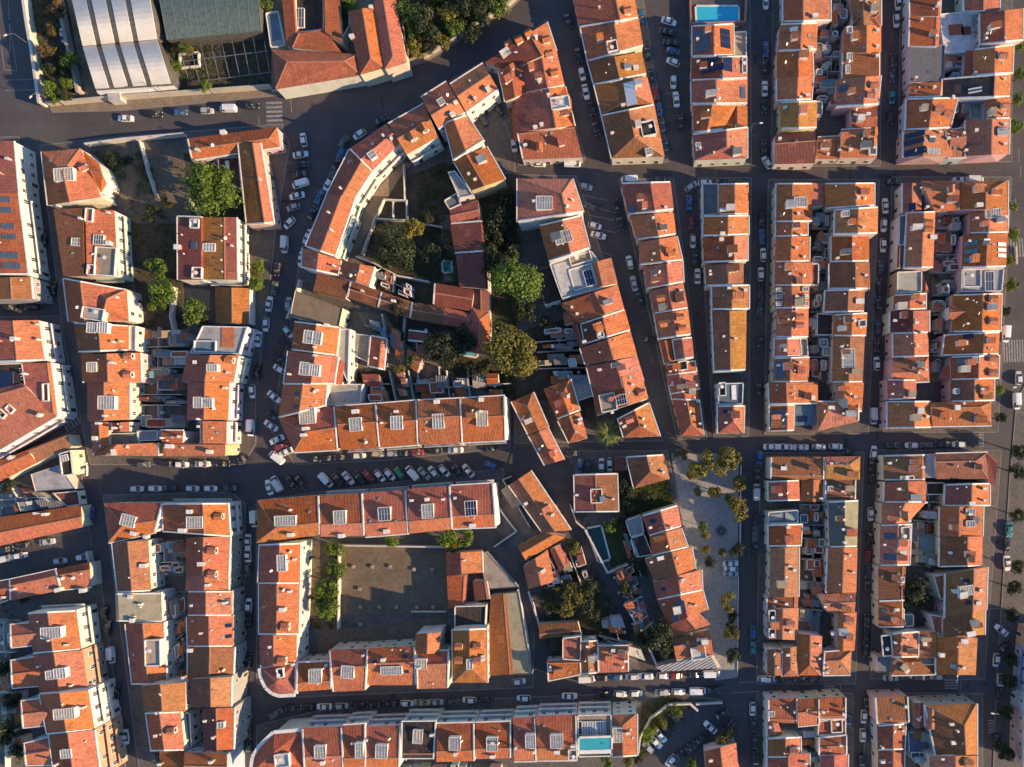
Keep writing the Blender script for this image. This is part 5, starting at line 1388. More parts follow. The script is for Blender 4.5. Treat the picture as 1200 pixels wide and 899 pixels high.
HOUSE_DATA += '''
B block left of the walled gardens|y|the top|western gardens block
T 0 0
D H10 wc
H 200 712 376 698 470 925 228 962 ; ro v.42 xa d:410,790 s:302,820,90,60,c H11 c:285,970
+ 376 700 462 768 498 860 470 905 ; r h.5 H9
T 0 225
H 256 80 396 76 400 395 302 396 ; b v.96 /.5 H11 pe c:390,130
H 396 78 534 88 550 396 402 396 ; o v.05 /.5 H11 ww all bal s:374,240,50,36 s:468,226,46,44,b t:422,110,34,60,l t:500,328,96,130,l c:515,100 c:520,245,1.1 t:430,366,34,46,b
H 302 404 590 456 600 604 326 606 ; ro v.27 Pae all H10 t:446,574,100,54,w
+ 376 520 440 460 590 460 600 600 ; ro h.5 xa H10.8
H 350 612 600 626 600 744 372 752 ; bo v.45 Pab s:436,638,38,48 s:485,638,48,48,g H11 all
+ 600 624 638 628 636 744 600 744 ; G f H10
H 384 762 656 754 660 890 390 890 ; rp v.44 H11 all wp s:440,822,44,44,c d:620,772 d:618,858 pa
T 0 450
H 414 -8 606 -6 606 165 414 174 ; rp v.4 H11 all s:502,88,78,62 c:500,150 v:535,30 v:395,-8
H 430 182 504 180 505 288 440 335 ; ro v.5 H11 wc c:470,185 c:455,255,1
H 440 335 505 287 738 275 740 336 ; bo h.2 H11 wy all c:485,290 c:540,320,1 c:605,295
H 530 182 602 178 602 222 532 224 ; r v.5 H10.5
+ 510 232 640 228 660 292 506 290 ; l f H9
+ 640 220 742 216 738 266 650 268 ; w f H9
B block right of the walled gardens|y|the top|western east block
T 0 225
D H12 ww
H 836 112 950 116 950 412 838 412 ; d v.95 /.5 Pae all g:910,250,30,34,b t:915,150,40,40,t t:925,380,44,50,b c:840,262,1.2
H 950 118 1106 120 1110 412 952 410 ; yd v.66 /.5 all bal Pf s:985,262,56,36,g v:1040,160 v:1042,230 v:1040,320 v:1045,375
H 1012 446 1166 452 1166 616 1015 612 ; y v.5 H6 Pf nw
H 948 628 1160 632 1122 760 890 757 ; w f H11 bal g:1070,680,60,100,p t:965,725,100,50,B all
H 880 766 1116 766 1092 890 855 890 ; rp v.45 H12 all bal s:1002,826,48,34,c d:1090,790 c:922,800,.8 pa
T 0 450
H 884 -8 1072 -8 1066 168 880 166 ; ro v.42 H13 all bal s:935,88,38,50 s:976,88,46,44 c:1060,20 c:935,165
H 946 175 1060 176 1058 280 946 278 ; ro v.05 /.5 H13 all bal c:940,200 v:1000,205
H 764 280 1058 282 1056 335 765 336 ; o h.12 H12 all wy c:800,292,1 c:990,318,1 c:1005,255
H 756 220 860 222 856 276 760 278 ; r h.5 H12 
B far left row|y|the top|far left row
T 0 0
D H12 ww all
H -160 660 62 662 84 905 -160 905 ; d v.2 Pf /.6
T 0 225
H -160 4 82 4 130 388 -160 390 ; r v.3 Pbf bal /.6 p:25,36,48,30,5,1,b p:28,86,50,30,5,1,b p:38,162,56,28,5,1,b p:44,210,60,28,5,1,b p:46,298,76,32,6,1,b p:54,346,80,32,6,1,b
H -160 402 142 400 150 500 -160 505 ; b v.7 /.6 wg
B far left pointed block|y|the top|far left pointed block
D H12 ww all
H -160 606 178 602 206 790 -160 804 ; ro v.66 Pb /.6 bal c:80,690,.8 c:190,625 c:195,695 c:5,700
H -160 810 104 802 120 905 -160 1000 ; k f g:30,880,70,80,n g:96,828,10,5,w g:98,840,10,5,w g:100,852,10,6,w g:103,866,10,5,w g:106,880,8,5,w
T 0 450
H 108 -96 236 -100 268 148 130 60 ; ro v.9 /.5 t:218,40,26,80,d H12 Pf bal
H -160 60 106 0 266 150 -160 400 ; ro h.1 /.4 H12 Pf bal t:50,118,26,36,k t:10,140,26,40,k
B corner by left zebra crossing|y|the top|zebra corner block
D H7 wc
H -60 385 130 312 172 366 -30 470 ; oo h.3 c:65,345,.6 nw
H 130 312 318 238 332 292 172 366 ; y h.1 /.6 H7 nw
H 144 424 276 380 352 492 166 506 ; w f np H6 nw
H 276 326 332 310 344 424 290 432 ; k f H8 wc all s:305,348,34,30,g
H -30 632 380 570 386 668 -30 762 ; ro h.55 Pb H6 c:178,605 c:222,610,.7 nw
+ 246 512 368 500 378 566 310 576 ; d f H4
T 0 675
H -80 42 45 20 40 108 -80 148 ; r h.4 Pb H7
H 45 20 265 -28 290 62 50 112 ; ro h.3 Pab H7 c:285,62,1
H 265 -28 420 -62 428 48 290 62 ; ro h.3 H7 Pf c:400,65,1
B tall lower left terrace|y|the top|lower left terrace
D H13 ww all bal
H 134 172 354 160 378 345 160 364 ; rp v.42 Pab s:242,265,94,50 pf
+ 48 232 184 220 190 318 52 332 ; rp h.5 Pbef H12
H 162 370 384 347 410 535 190 552 ; rp wo v.42 Pb s:245,460,36,40 s:290,452,54,46,g
+ 50 400 190 380 200 510 58 522 ; rp h.5 Pbef H12
H 190 556 410 537 440 720 226 742 ; rp v.42 Pb s:304,645,98,48,c
+ 98 590 215 575 225 695 108 708 ; rp h.5 Pbef H12
H 234 746 440 722 470 950 262 960 ; rp wo v.42 s:316,830,50,40
+ 112 790 230 760 240 880 122 884 ; rp h.5 Pbef H12
B lower left block, outer side|y|the top|lower left block
T 0 450
D H11 ww
H 490 562 764 560 728 694 510 742 ; ro h.6 xb Pabf s:604,640,66,52 c:640,698,1 c:690,715,.8
H 766 560 1066 558 1076 716 770 694 ; ro v.62 Pab s:920,648,74,54 c:895,598,1 c:865,685,1 H11.5 all bal d:1040,620
H 530 742 692 735 705 970 556 978 ; by v.44 Pb pe c:680,850,1
T 0 675
H 545 82 752 78 758 214 550 212 ; l v.05 /.3 Pab c:665,132 c:630,205,1 c:620,95,1
H 592 224 764 220 780 506 624 508 ; ro v.46 Pbe t:728,355,70,120,c all s:755,500,40,20,b
H 664 514 866 500 866 636 680 630 ; by v.45 wc c:752,634
H 688 640 842 634 862 816 714 820 ; rp v.4 Pab pe c:735,745 d:820,720
+ 842 640 892 640 900 800 864 812 ; g f H8
H 864 830 1064 838 1066 980 862 980 ; oo h.4 wb
H 748 822 866 820 866 980 750 980 ; b h.5 H10
B lower left block, inner side|y|the top|lower left block
T 0 450
D H11 wg
H 876 724 1076 714 1068 896 876 894 ; ro v.4 c:950,842,1 d:1010,780,30 d:1010,890,30 v:920,745 v:980,750
+ 852 770 940 764 938 810 856 812 ; o h.5 H10
T 0 675
H 878 -4 1068 -6 1068 66 872 70 ; ro v.45 c:980,40
H 884 70 1084 70 1082 186 884 186 ; rp v.42 Pab g:1068,120,22,36,b
H 880 192 1090 186 1090 330 884 332 ; rp v.48 Pab g:1072,232,28,18,n g:1072,282,28,18,n c:950,265 g:905,212,18,12,c g:905,305,18,12,c
H 884 336 1096 334 1090 470 884 482 ; b v.48 c:900,345,.9
H 896 484 1082 472 1080 612 902 616 ; by v.5 c:870,470
H 950 622 1096 618 1092 812 960 818 ; dr v.45 s:1040,695,30,26 c:1010,750 c:968,675
'''
CAR_DATA = '''
K on the avenue below the white hall
T 0 0
588,555,w 730,538,k 845,527,b 968,520,s 1070,510,W 1178,497,k
K in the strip beside the white hall
298,165,w,80
K along the street outside the curved terrace
T 300 0
222,655,w,80 208,725,w,-10 215,772,k,-5 205,818,k,-10 210,862,W,-15
585,565,k,-35 485,630,w,-35 415,662,g,-45 400,720,b,-60 380,765,k,-60 360,815,g,-60 338,865,w,-60
T 300 225
192,18,w,-15 175,72,s,-20 157,145,w,-45 135,247,W,95 100,362,k,95 85,450,g,97 62,525,w,97 47,622,w,97 10,690,w,97 5,840,k,97
300,20,b,-62 265,100,k,-62 243,210,w,-65 213,315,w,100 152,525,s,97 150,655,w,55 135,710,k,30 110,830,w,30 105,780,k,30
T 300 450
85,60,w,38 80,150,k,35 70,195,w,35 98,262,w,-25 118,292,r,-25 142,318,w,-25 98,345,W,38
K against the houses north of the angled parking
270,352,k 335,348,k 382,345,k 482,337,w 570,328,y 640,327,s 690,325,k 750,320,r 840,315,k 935,310,w 1095,302,k
K in the angled parking row
328,450,W,48 382,447,k,48 432,442,w,48 485,440,k,48 527,433,r,48 580,430,w,48 733,418,W,46 788,420,s,46 832,413,w,48 882,407,w,48 940,402,k,50 995,407,w,50
672,418,e,48 626,424,w,48 62,485,w,75 98,468,W,60 165,462,k,50 205,455,k,50
1105,380,b,15
K on the wide street of the left block
T 0 450
640,492,w 725,490,w 795,488,k 900,490,w 985,490,w 1080,488,k
670,378,g 780,375,k 850,378,w 950,375,w 1045,375,k 1130,355,k,-25
395,400,w,90 427,610,b,90
K in the small lot by the red cottages
25,820,W,-10 95,805,w,-10 280,830,s,-5 385,812,w,-8 220,740,s,-5 110,757,k,-5 30,775,k,-5
K along the street beside the left blocks
1182,35,w,88 1175,205,W,90 1162,740,w,90 1162,800,w,90 1162,870,g,90 1192,632,W,90
T 0 675
1165,138,w,90 1165,210,k,90 1165,400,k,90 1165,730,k,90 1165,800,k,90
K in front of the tall lower left terrace
490,172,k,97 505,245,k,97 522,370,W,85 548,548,k,95 588,755,w,85 725,850,g,90
T 0 225
205,230,k,95 248,455,k,95 318,850,b,95 45,540,k,0 145,538,k,0
K in the long row above the bottom terrace
T 300 675
165,618,k 240,615,k 320,613,w 400,610,s 480,605,k 555,602,k 630,598,k 708,597,w 773,594,y 843,592,s 915,588,g 1000,582,w 1075,578,k 95,645,g,-30
T 600 675
32,495,w,-4 55,573,w 270,563,w
K on the street south of the garden alley
350,482,W 415,478,k 485,475,b 563,473,w 627,470,w 710,468,w 765,468,r 855,462,k 935,458,W
430,553,k 508,553,w 580,551,w 705,546,s 780,543,w 870,538,W 940,535,k
K in the small car park near the bottom
640,805,s,42 675,780,w,45 697,750,w,50 728,722,k,45 770,670,k,40 930,710,w,40
745,865,w,-50 785,840,k,-48 810,820,k,-48 838,800,k,-48 862,782,k,-45 890,760,k,-45 985,650,k,-25 1022,700,k,-50
K on the long street beside the plaza
1130,265,b,90 1130,340,t,90 1185,482,w 1128,625,w,90 1130,700,k,90 1140,780,k,90 1142,860,k,90
T 600 450
1160,345,b,90 1150,420,k,90 1146,508,W,90 1145,640,k,90 1140,705,g,90 1140,770,k,90 1155,20,k,90
K in the corner of the plaza
1025,842,w,0 1025,865,w,2 1025,888,s,0
K by the square red villa
285,325,k 318,385,b,100 358,385,k,100 420,380,w,90 458,378,w,90
K on the slanting street beside the garden terrace
T 600 225
370,70,g,20 388,158,w,15 405,203,w,15 485,65,k,82 505,145,k,80 552,330,w,77 572,430,s,77 640,690,k,5 595,492,k,70
K between the two slim terraces
830,50,b,88 838,140,r,87 848,230,w,90 857,312,k,88 870,395,w,88
K on the long straight street
1170,125,k,90 1172,210,b,90 1178,295,w,90 1167,385,w,88 1165,465,k,90 1160,540,n,90 1160,710,k,90
T 600 0
1190,10,w,90 1190,230,b,90 1185,310,k,90 1185,415,w,90 1182,500,k,90 1180,690,k,90 1195,762,w,60
K on the upper slanting street
262,95,k,75 310,255,k,75 328,345,w,77 346,430,w,77 372,510,k,75 393,600,k,75
K in the upper street with two parking rows
605,75,b,85 735,100,w,20 727,148,k,15 745,200,k,8 755,240,b,15 755,290,w,25 635,245,k,85 650,350,k,83 675,440,r,82 690,510,b,82 705,590,n,82 720,685,n,80 757,382,w,92 770,465,w,84 790,570,k,86
K on the cross street below the top blocks
122,767,w 283,768,W 345,875,s,12 550,842,W 690,840,k 840,875,s,-35 905,857,w 988,855,k
10,680,w,85 
K in the car lot behind the curved terrace
T 300 0
1065,560,k,62 1140,520,k,62 1150,790,n,60
K on the dark street between top right blocks
T 900 0
610,15,w,90 602,95,w,90 588,285,k,90 582,350,n,90 580,455,t,90 572,550,k,90
590,852,k,0 900,845,w,0 970,843,W,0
K on the street between the long grid blocks
T 900 225
550,65,w,90 543,155,w,90 540,250,w,90 530,355,n,90 520,440,k,90 515,520,k,90 515,635,n,90 508,720,k,90 510,805,w,90
K on the tree lined avenue
1115,665,W,92 1175,872,w,90
T 900 450
1165,80,W,90 1130,682,t,90 1122,755,k,90 1120,840,w,90
K on the cross street right of the plaza
15,295,w 80,295,w 155,297,w 240,295,w 318,293,w 385,320,k,10 495,322,w,97 585,288,k 675,288,w 745,286,g 820,282,k 895,283,w 495,150,W,90
K on the street between the lower grid blocks
482,610,w,90 477,715,k,92 470,800,r,92 470,870,n,92 487,380,k,92 487,450,k,92
T 900 675
465,40,k,92 462,215,k,92 460,280,k,92 458,350,k,92 450,660,w,92 445,748,w,90 460,590,k,90 440,870,k,90 378,680,n,90
K on the bottom cross street
575,478,s 655,472,k 715,475,k 790,472,s 5,485,w 60,488,k 140,485,k 215,483,k
K at the lower end of the tree lined avenue
1095,255,w,38 1070,395,w,97 1090,490,w,94 1115,330,k,-30 1085,545,k,90 1075,770,k,80
'''
TREE_DATA = '''
W in the upper left walled yard
250,220,26,g,8 188,316,12,g 192,340,14,g 187,357,9,g 180,250,9,d 196,238,6,y 132,185,8,d 150,190,7,d
W beside the flat court
226,366,13,g 240,377,8,d
W along the wall by the wide street
301,331,9,g 304,312,7,g 300,318,6,y
W in the garden behind the curved terrace
605,333,24,g,9.5 603,413,25,y,9.5 616,364,13,d,4 588,300,17,d,4 588,258,15,d,4 578,278,12,d,3.5 594,236,11,d,3.5 600,282,10,d,3 585,385,9,d,3 463,288,19,d 452,300,12,d 474,302,14,d 485,271,12,y 520,410,19,d 548,395,13,d 560,432,12,d 505,300,12,d 485,425,7,g 468,432,6,y 500,256,7,d 525,296,8,d 575,315,12,d 640,378,8,d 470,395,6,d 465,362,9,d
W beside the playground
393,645,10,g 394,667,11,g 386,688,12,g 384,714,12,g 379,700,9,g 459,636,7,g 525,632,11,g 546,630,10,g 533,640,7,y
W on the cobbled plaza
822,545,14,y 812,556,7,y 849,542,14,y 862,536,7,y 798,533,7,y 818,576,5,y 838,576,8,y 867,567,9,y 855,585,6,y 863,597,12,y 824,618,6,g 826,628,5,y 827,644,5,y 846,648,5,y 863,645,8,d 832,660,7,d 852,704,10,y 858,722,6,d 857,744,8,y 859,769,9,d 857,735,6,d
W in the park by the bend
480,18,13,g 484,36,10,g 487,58,9,y 508,8,9,y 527,18,12,y 534,36,10,g 518,50,9,y 556,23,6,g 586,10,11,g 500,30,15,d 540,6,14,d 568,14,13,d 552,40,10,d 502,55,8,d 580,-10,12,d 470,-6,12,d 555,-8,14,d 515,-12,14,d 545,30,9,d
W by the big red villa
409,3,9,g 310,4,9,g 404,20,6,d
W in scrub beside the white hall
60,103,8,g 80,98,7,g 84,72,9,g 70,10,8,o 62,35,7,o 56,60,8,o 66,118,6,g 75,112,7,d 80,85,6,d 58,82,7,d 61,14,6,o
W by the greenhouse
207,77,6,g 242,103,7,g 216,56,6,g 224,60,5,y 205,60,5,d
W in the gardens by the square villa
735,572,10,d 752,560,9,d 760,582,8,d 738,590,8,d 715,615,8,g 728,612,6,d 745,660,8,d 720,575,7,d 745,578,6,y 675,642,7,y 668,635,6,d 673,697,12,y 666,713,10,y 690,690,11,d 684,708,11,d 660,690,9,d 695,718,9,d 640,712,7,d 768,745,16,d 755,752,11,d 742,655,7,d 735,690,9,d 780,760,9,d 705,590,6,d
W on the tree lined avenue
1193,55,7,g 1196,88,7,g 1191,117,7,g 1190,148,9,g 1185,243,6,g 1187,275,7,g 1182,305,6,g 1184,333,8,g 1177,365,6,d 1172,457,6,g 1171,490,7,d 1194,528,9,d 1193,553,9,d 1191,603,8,d 1192,665,8,d 1188,690,9,d 1187,720,8,d 1181,773,9,d 1182,798,9,d 1178,832,9,d 1176,880,10,d 1195,20,7,g
W around the small car park
793,832,7,g 760,862,8,g 766,855,5,y 777,848,5,y 852,858,8,d 846,868,8,y 812,895,7,g 735,893,6,y 711,893,7,g 748,890,6,d
W in the dark courtyard near the avenue
1075,690,13,d 1083,705,9,d 1068,705,8,d
W behind the tall lower left terrace
8,858,14,d 16,818,10,d 4,780,10,d 22,880,9,d 28,700,6,d 12,570,8,d 3,560,6,d
'''
COMPLEX_DATA = '''
B villa complex|y|the top|villa complex
T 300 0
D H7 wc nw
H 74 236 476 258 492 350 94 416 ; oo h.32 xa xb H7.5 | villa_wing | orange south wing of the villa complex beside the road
H 120 -60 176 -60 190 158 148 218 ; r v.95 /.5 | villa_wing | red west wing of the villa complex left of its glazed court
H 148 222 190 160 320 140 400 250 ; r h.1 /.5 H7.2 | villa_wing | red wing below the glazed court of the villa
H 318 -60 384 -60 400 200 322 150 ; r v.05 /.5 | villa_wing | red wing right of the glazed court of the villa
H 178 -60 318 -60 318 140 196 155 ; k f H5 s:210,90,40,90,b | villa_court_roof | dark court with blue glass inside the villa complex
H 434 54 560 30 602 318 490 352 ; ro v.52 xb H8 c:455,180,.8 all | villa_wing | gabled east wing of the villa with a south gable
H 546 -60 640 -60 704 294 606 326 ; oo v.45 xb H8.4 c:545,45,.8 | villa_wing | easternmost gabled wing of the villa next to the park
H 44 60 104 50 140 215 68 225 ; w f H5 g:85,130,50,120,B | villa_annex | white walled flat annex at the left of the villa
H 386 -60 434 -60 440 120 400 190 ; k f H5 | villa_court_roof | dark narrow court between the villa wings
B L shaped house|y|the top|L shaped house
T 200 130 0.1669
D H7 wp
H 118 200 748 120 768 250 148 342 ; ro h.52 xa Pb H7 c:380,160,1 all | long_house | upper wing of the L shaped house on the avenue
H 480 225 625 225 720 790 540 800 ; bo v.68 Pb H7 all | long_house | right wing of the L shaped house by the wide street
H 330 330 480 320 500 560 340 470 ; d f H5 nw g:400,385,30,70,w | long_house | low maroon lean-to in the angle of the L shaped house
'''
# ---------------------------------------------------------------- ground, roads, pavements
b = MB(); b.face([(-2500, -2500, 0), (2500, -2500, 0), (2500, 2500, 0), (-2500, 2500, 0)], 'asphalt'); struct(b.build('road'))
SW = [
 [(668, -60), (745, -60), (784, 190), (716, 193)], [(543, 108), (640, 22), (687, 188), (607, 194), (590, 140)], [(806, -60), (879, -60), (881, 193), (811, 193)],
 [(906, -60), (1034, -60), (1032, 195), (903, 195)], [(1056, -60), (1187, -60), (1186, 190), (1052, 191)], [(900, 210), (1031, 210), (1018, 509), (895, 509)],
 [(1045, 207), (1186, 207), (1170, 507), (1034, 507)], [(891, 530), (1013, 530), (1003, 802), (886, 802)], [(1027, 527), (1174, 527), (1154, 797), (1020, 796)],
 [(886, 812), (1000, 812), (1000, 960), (884, 960)], [(1014, 812), (1152, 812), (1152, 960), (1010, 960)],
 [(724, 210), (790, 208), (829, 515), (794, 516)], [(817, 208), (881, 208), (878, 512), (836, 514)], [(602, 204), (676, 206), (777, 517), (602, 520), (606, 400)],
 [(300, 586), (590, 548), (628, 690), (625, 806), (334, 818), (300, 800)], [(640, 640), (690, 560), (740, 660), (790, 790), (640, 795), (628, 690)],
 [(668, 528), (782, 528), (842, 792), (786, 795), (735, 700), (672, 640)],
 [(300, 850), (400, 826), (780, 810), (846, 820), (770, 910), (300, 960)],
 [(46, 170), (140, 160), (330, 145), (340, 170), (325, 260), (300, 470), (300, 520), (285, 545), (105, 545), (75, 400)],
 [(-80, 160), (22, 160), (48, 352), (-80, 358)], [(-80, 372), (70, 370), (88, 470), (70, 490), (0, 528), (-80, 560)],
 [(-80, 560), (0, 545), (88, 505), (108, 640), (-80, 690)], [(-80, 680), (116, 660), (155, 960), (-80, 960)],
 [(120, 580), (270, 576), (288, 590), (285, 960), (170, 960)],
]
for i, p in enumerate(SW): slab('pavement', p, 'pave', 0.12 + i * 0.0004)
slab('pavement', [(352, 292), (438, 168), (520, 98), (560, 75), (603, 140), (604, 200), (598, 525), (450, 540), (345, 545), (318, 505), (328, 440), (342, 370)], 'pave', 0.13)
slab('pavement', [(55, 112), (60, 132), (140, 130), (330, 112), (420, 100), (500, 72), (596, 12), (640, -30), (600, -60), (25, -60)], 'dirt', 0.131)
slab('pavement', [(1212, 430), (1300, 430), (1300, 1000), (1160, 1000), (1168, 780), (1174, 700), (1183, 560), (1191, 470)], 'pave', 0.1325)
slab('plaza', [(786, 531), (868, 531), (866, 545), (864, 794), (838, 798), (812, 690)], 'plaza', 0.14)
sheet('courtyard_floor', [(404, 640), (524, 641), (524, 722), (401, 719)], 'yard', 0.16)
sheet('courtyard_floor', [(345, 640), (404, 640), (401, 740), (348, 735)], 'yard', 0.157)
sheet('courtyard_floor', [(375, 740), (525, 722), (525, 765), (370, 780)], 'yard', 0.154)
sheet('garden_ground', [(425, 320), (438, 255), (455, 215), (520, 190), (560, 200), (605, 205), (606, 470), (560, 455), (470, 400)], 'soil', 0.165)
sheet('garden_path', [(395, 308), (420, 290), (470, 205), (486, 190), (470, 190), (440, 225), (400, 290)], 'dirt', 0.171)
sheet('garden_path', [(515, 252), (530, 252), (535, 330), (520, 330)], 'conc', 0.172)
sheet('garden_ground', [(345, 380), (600, 385), (600, 475), (330, 478)], 'conc', 0.1607)
sheet('garden_ground', [(600, 390), (680, 370), (700, 500), (650, 470), (600, 468)], 'soil', 0.1663)
sheet('lawn', [(725, 570), (780, 562), (790, 590), (735, 610)], 'grass', 0.168)
sheet('lawn', [(707, 618), (735, 610), (742, 655), (716, 665)], 'grass', 0.1695)
sheet('garden_ground', [(628, 690), (700, 650), (745, 760), (640, 770)], 'soil', 0.1678)
sheet('alley', [(606, 660), (626, 655), (660, 790), (640, 793), (615, 700)], 'asphalt', 0.173)
sheet('alley', [(690, 610), (712, 665), (790, 792), (758, 793), (705, 700), (668, 635)], 'asphalt', 0.1745)
sheet('alley', [(600, 530), (660, 520), (690, 600), (668, 640), (590, 560)], 'asphalt', 0.1757)
sheet('workshop_yard', [(572, 560), (605, 575), (640, 620), (605, 640), (580, 620)], 'conc', 0.1767)
sheet('yard_ground', [(28, -20), (75, -20), (98, 105), (55, 122)], 'soil', 0.166)
sheet('yard_ground', [(120, 178), (215, 170), (225, 250), (150, 262)], 'yard', 0.1611)
sheet('yard_ground', [(215, 180), (300, 180), (296, 262), (225, 262)], 'soil', 0.1622)
sheet('yard_ground', [(150, 262), (210, 262), (220, 385), (165, 390)], 'soil', 0.1633)
sheet('sand_court', [(214, 337), (246, 340), (246, 360), (214, 375)], 'dirt', 0.1644)
sheet('park_ground', [(470, -50), (640, -50), (600, 5), (500, 68), (476, 75)], 'soil', 0.1655)
sheet('yard_ground', [(195, 45), (318, 40), (318, 100), (205, 108)], 'soil', 0.1666)
sheet('car_park', [(752, 875), (785, 815), (848, 822), (842, 860), (800, 910), (750, 910)], 'asphalt', 0.1675)
sheet('lawn', [(752, 822), (790, 812), (812, 826), (765, 880), (748, 900)], 'soil', 0.1685)
sheet('parking_lot', [(-20, 645), (105, 622), (108, 660), (-20, 690)], 'asphalt', 0.1695)

def marks(name, segs, w, z=0.008):
    b = MB()
    for x0, y0, x1, y1 in segs:
        a, c = W(x0, y0, 0), W(x1, y1, 0); d = (c - a); nn = Vector((-d.y, d.x, 0)).normalized() * w / 2; u = UP * z
        b.face([a - nn + u, c - nn + u, c + nn + u, a + nn + u], 'mark')
    struct(b.build(name))
def crossing(x0, y0, x1, y1, n, w):
    """n bars of length w (px vector perpendicular to the walking line) from x0,y0 to x1,y1"""
    segs = []
    dx, dy = x1 - x0, y1 - y0; L = math.hypot(dx, dy); px, py = -dy / L * w / 2, dx / L * w / 2
    for i in range(n):
        t = (i + .5) / n; cx, cy = x0 + dx * t, y0 + dy * t; segs.append((cx - px, cy - py, cx + px, cy + py))
    marks('zebra_crossing', segs, L / n * 0.52 * S)
crossing(321, 118, 322, 149, 6, 19); crossing(74, 500, 92, 488, 5, 16); crossing(1054, 704, 1072, 704, 6, 18); crossing(1170, 292, 1200, 290, 9, 22); crossing(1172, 412, 1200, 411, 9, 26)
crossing(1150, 502, 1150, 524, 7, 6); crossing(972, 797, 972, 808, 4, 14); crossing(1115, 796, 1115, 808, 4, 16); crossing(1182, 740, 1182, 700, 8, 12); crossing(1163, 843, 1163, 860, 5, 10)
marks('road_marking', [(5, 82, 20, 83), (20, 83, 10, 20), (5, 82, 0, 40), (7, 94, 52, 93), (7, 106, 52, 105), (10, 0, 12, 60), (340, 112, 342, 132), (303, 136, 304, 150)], 0.18)
marks('road_marking', [(680, 228, 712, 235), (684, 240, 716, 248), (688, 252, 720, 258), (690, 266, 722, 273), (690, 290, 718, 300), (1150, 500, 1150, 526), (985, 797, 985, 810), (1126, 797, 1126, 810), (1058, 732, 1072, 732), (1160, 713, 1174, 713), (1194, 175, 1194, 190), (1196, 195, 1196, 208), (1190, 232, 1190, 244)], 0.16)
marks('road_marking', [(1180, 850, 1168, 850), (866, 800, 900, 798), (860, 812, 890, 810), (555, 380, 556, 400)], 0.2)

add_houses(HOUSE_DATA); label_houses()

for T, q, n, ph in (
    ((900, 0), [(215, 130), (345, 130), (330, 500), (215, 500)], 5, 'top grid block'), ((900, 0), [(250, -100), (380, -100), (380, 120), (290, 120)], 2, 'top edge grid block'),
    ((900, 225), [(205, 70), (300, 80), (300, 890), (185, 890)], 8, 'long grid block'), ((900, 225), [(780, 95), (915, 95), (870, 890), (750, 890)], 8, 'block by the avenue'),
    ((900, 450), [(145, 455), (262, 455), (276, 1000), (150, 1000)], 6, 'block beside the plaza'), ((900, 450), [(652, 465), (830, 480), (795, 860), (660, 850)], 4, 'lower block by the avenue'),
    ((900, 675), [(60, 690), (235, 690), (250, 900), (60, 900)], 3, 'bottom grid block'), ((900, 0), [(820, 240), (960, 240), (940, 560), (850, 560)], 3, 'top right block'),
    ((600, 225), [(110, 640), (320, 620), (370, 900), (130, 900)], 4, 'garden terrace'), ((300, 450), [(330, -60), (1160, -60), (1160, 68), (380, 98)], 6, 'terrace above the angled parking'),
    ((0, 450), [(620, -60), (870, -60), (870, 215), (620, 215)], 3, 'western gardens block'), ((0, 225), [(640, 640), (890, 630), (870, 890), (660, 890)], 3, 'gardens beside the flat court'),
    ((0, 450), [(700, 740), (860, 730), (860, 900), (720, 900)], 2, 'lower left block'), ((0, 675), [(770, 70), (870, 70), (890, 620), (850, 800)], 5, 'inner lower left block'),
    ((300, 225), [(470, 560), (870, 620), (780, 880), (560, 700)], 3, 'gardens behind the parapet block'), ((600, 675), [(400, 200), (540, 180), (640, 430), (410, 330)], 2, 'alley row'),
    ((600, 450), [(95, 850), (330, 760), (380, 930), (170, 960)], 3, 'plots by the overgrown alley plot'), ((600, 450), [(455, 880), (560, 830), (660, 1150), (590, 1190)], 4, 'yards between alley and plaza'), ((300, 225), [(560, 350), (730, 430), (740, 510), (540, 430)], 2, 'yards by the garden cottages'),
    ((0, 675), [(0, 200), (90, 200), (110, 900), (0, 900)], 4, 'tall lower left terrace'), ((0, 450), [(0, 470), (160, 500), (300, 570), (0, 620)], 2, 'small corner block'),
    ((900, 675), [(650, 700), (790, 715), (790, 900), (650, 900)], 2, 'bottom block by the avenue'), ((300, 675), [(300, 880), (1180, 880), (1180, 960), (300, 960)], 6, 'bottom terrace'),
    ((600, 450), [(500, 700), (560, 700), (640, 900), (560, 900)], 1, 'villa by the plaza'), ((900, 675), [(145, 60), (250, 80), (240, 270), (145, 270)], 2, 'lower end of the plaza block')):
    courtyard([(T[0] + x * .25, T[1] + y * .25) for x, y in q], n, ph)

# ---------------------------------------------------------------- larger one-off structures
def prop(name, label, cat, px, py, group=None):
    r = empty(name, W(px, py)); tag(r, label, cat, group); return r
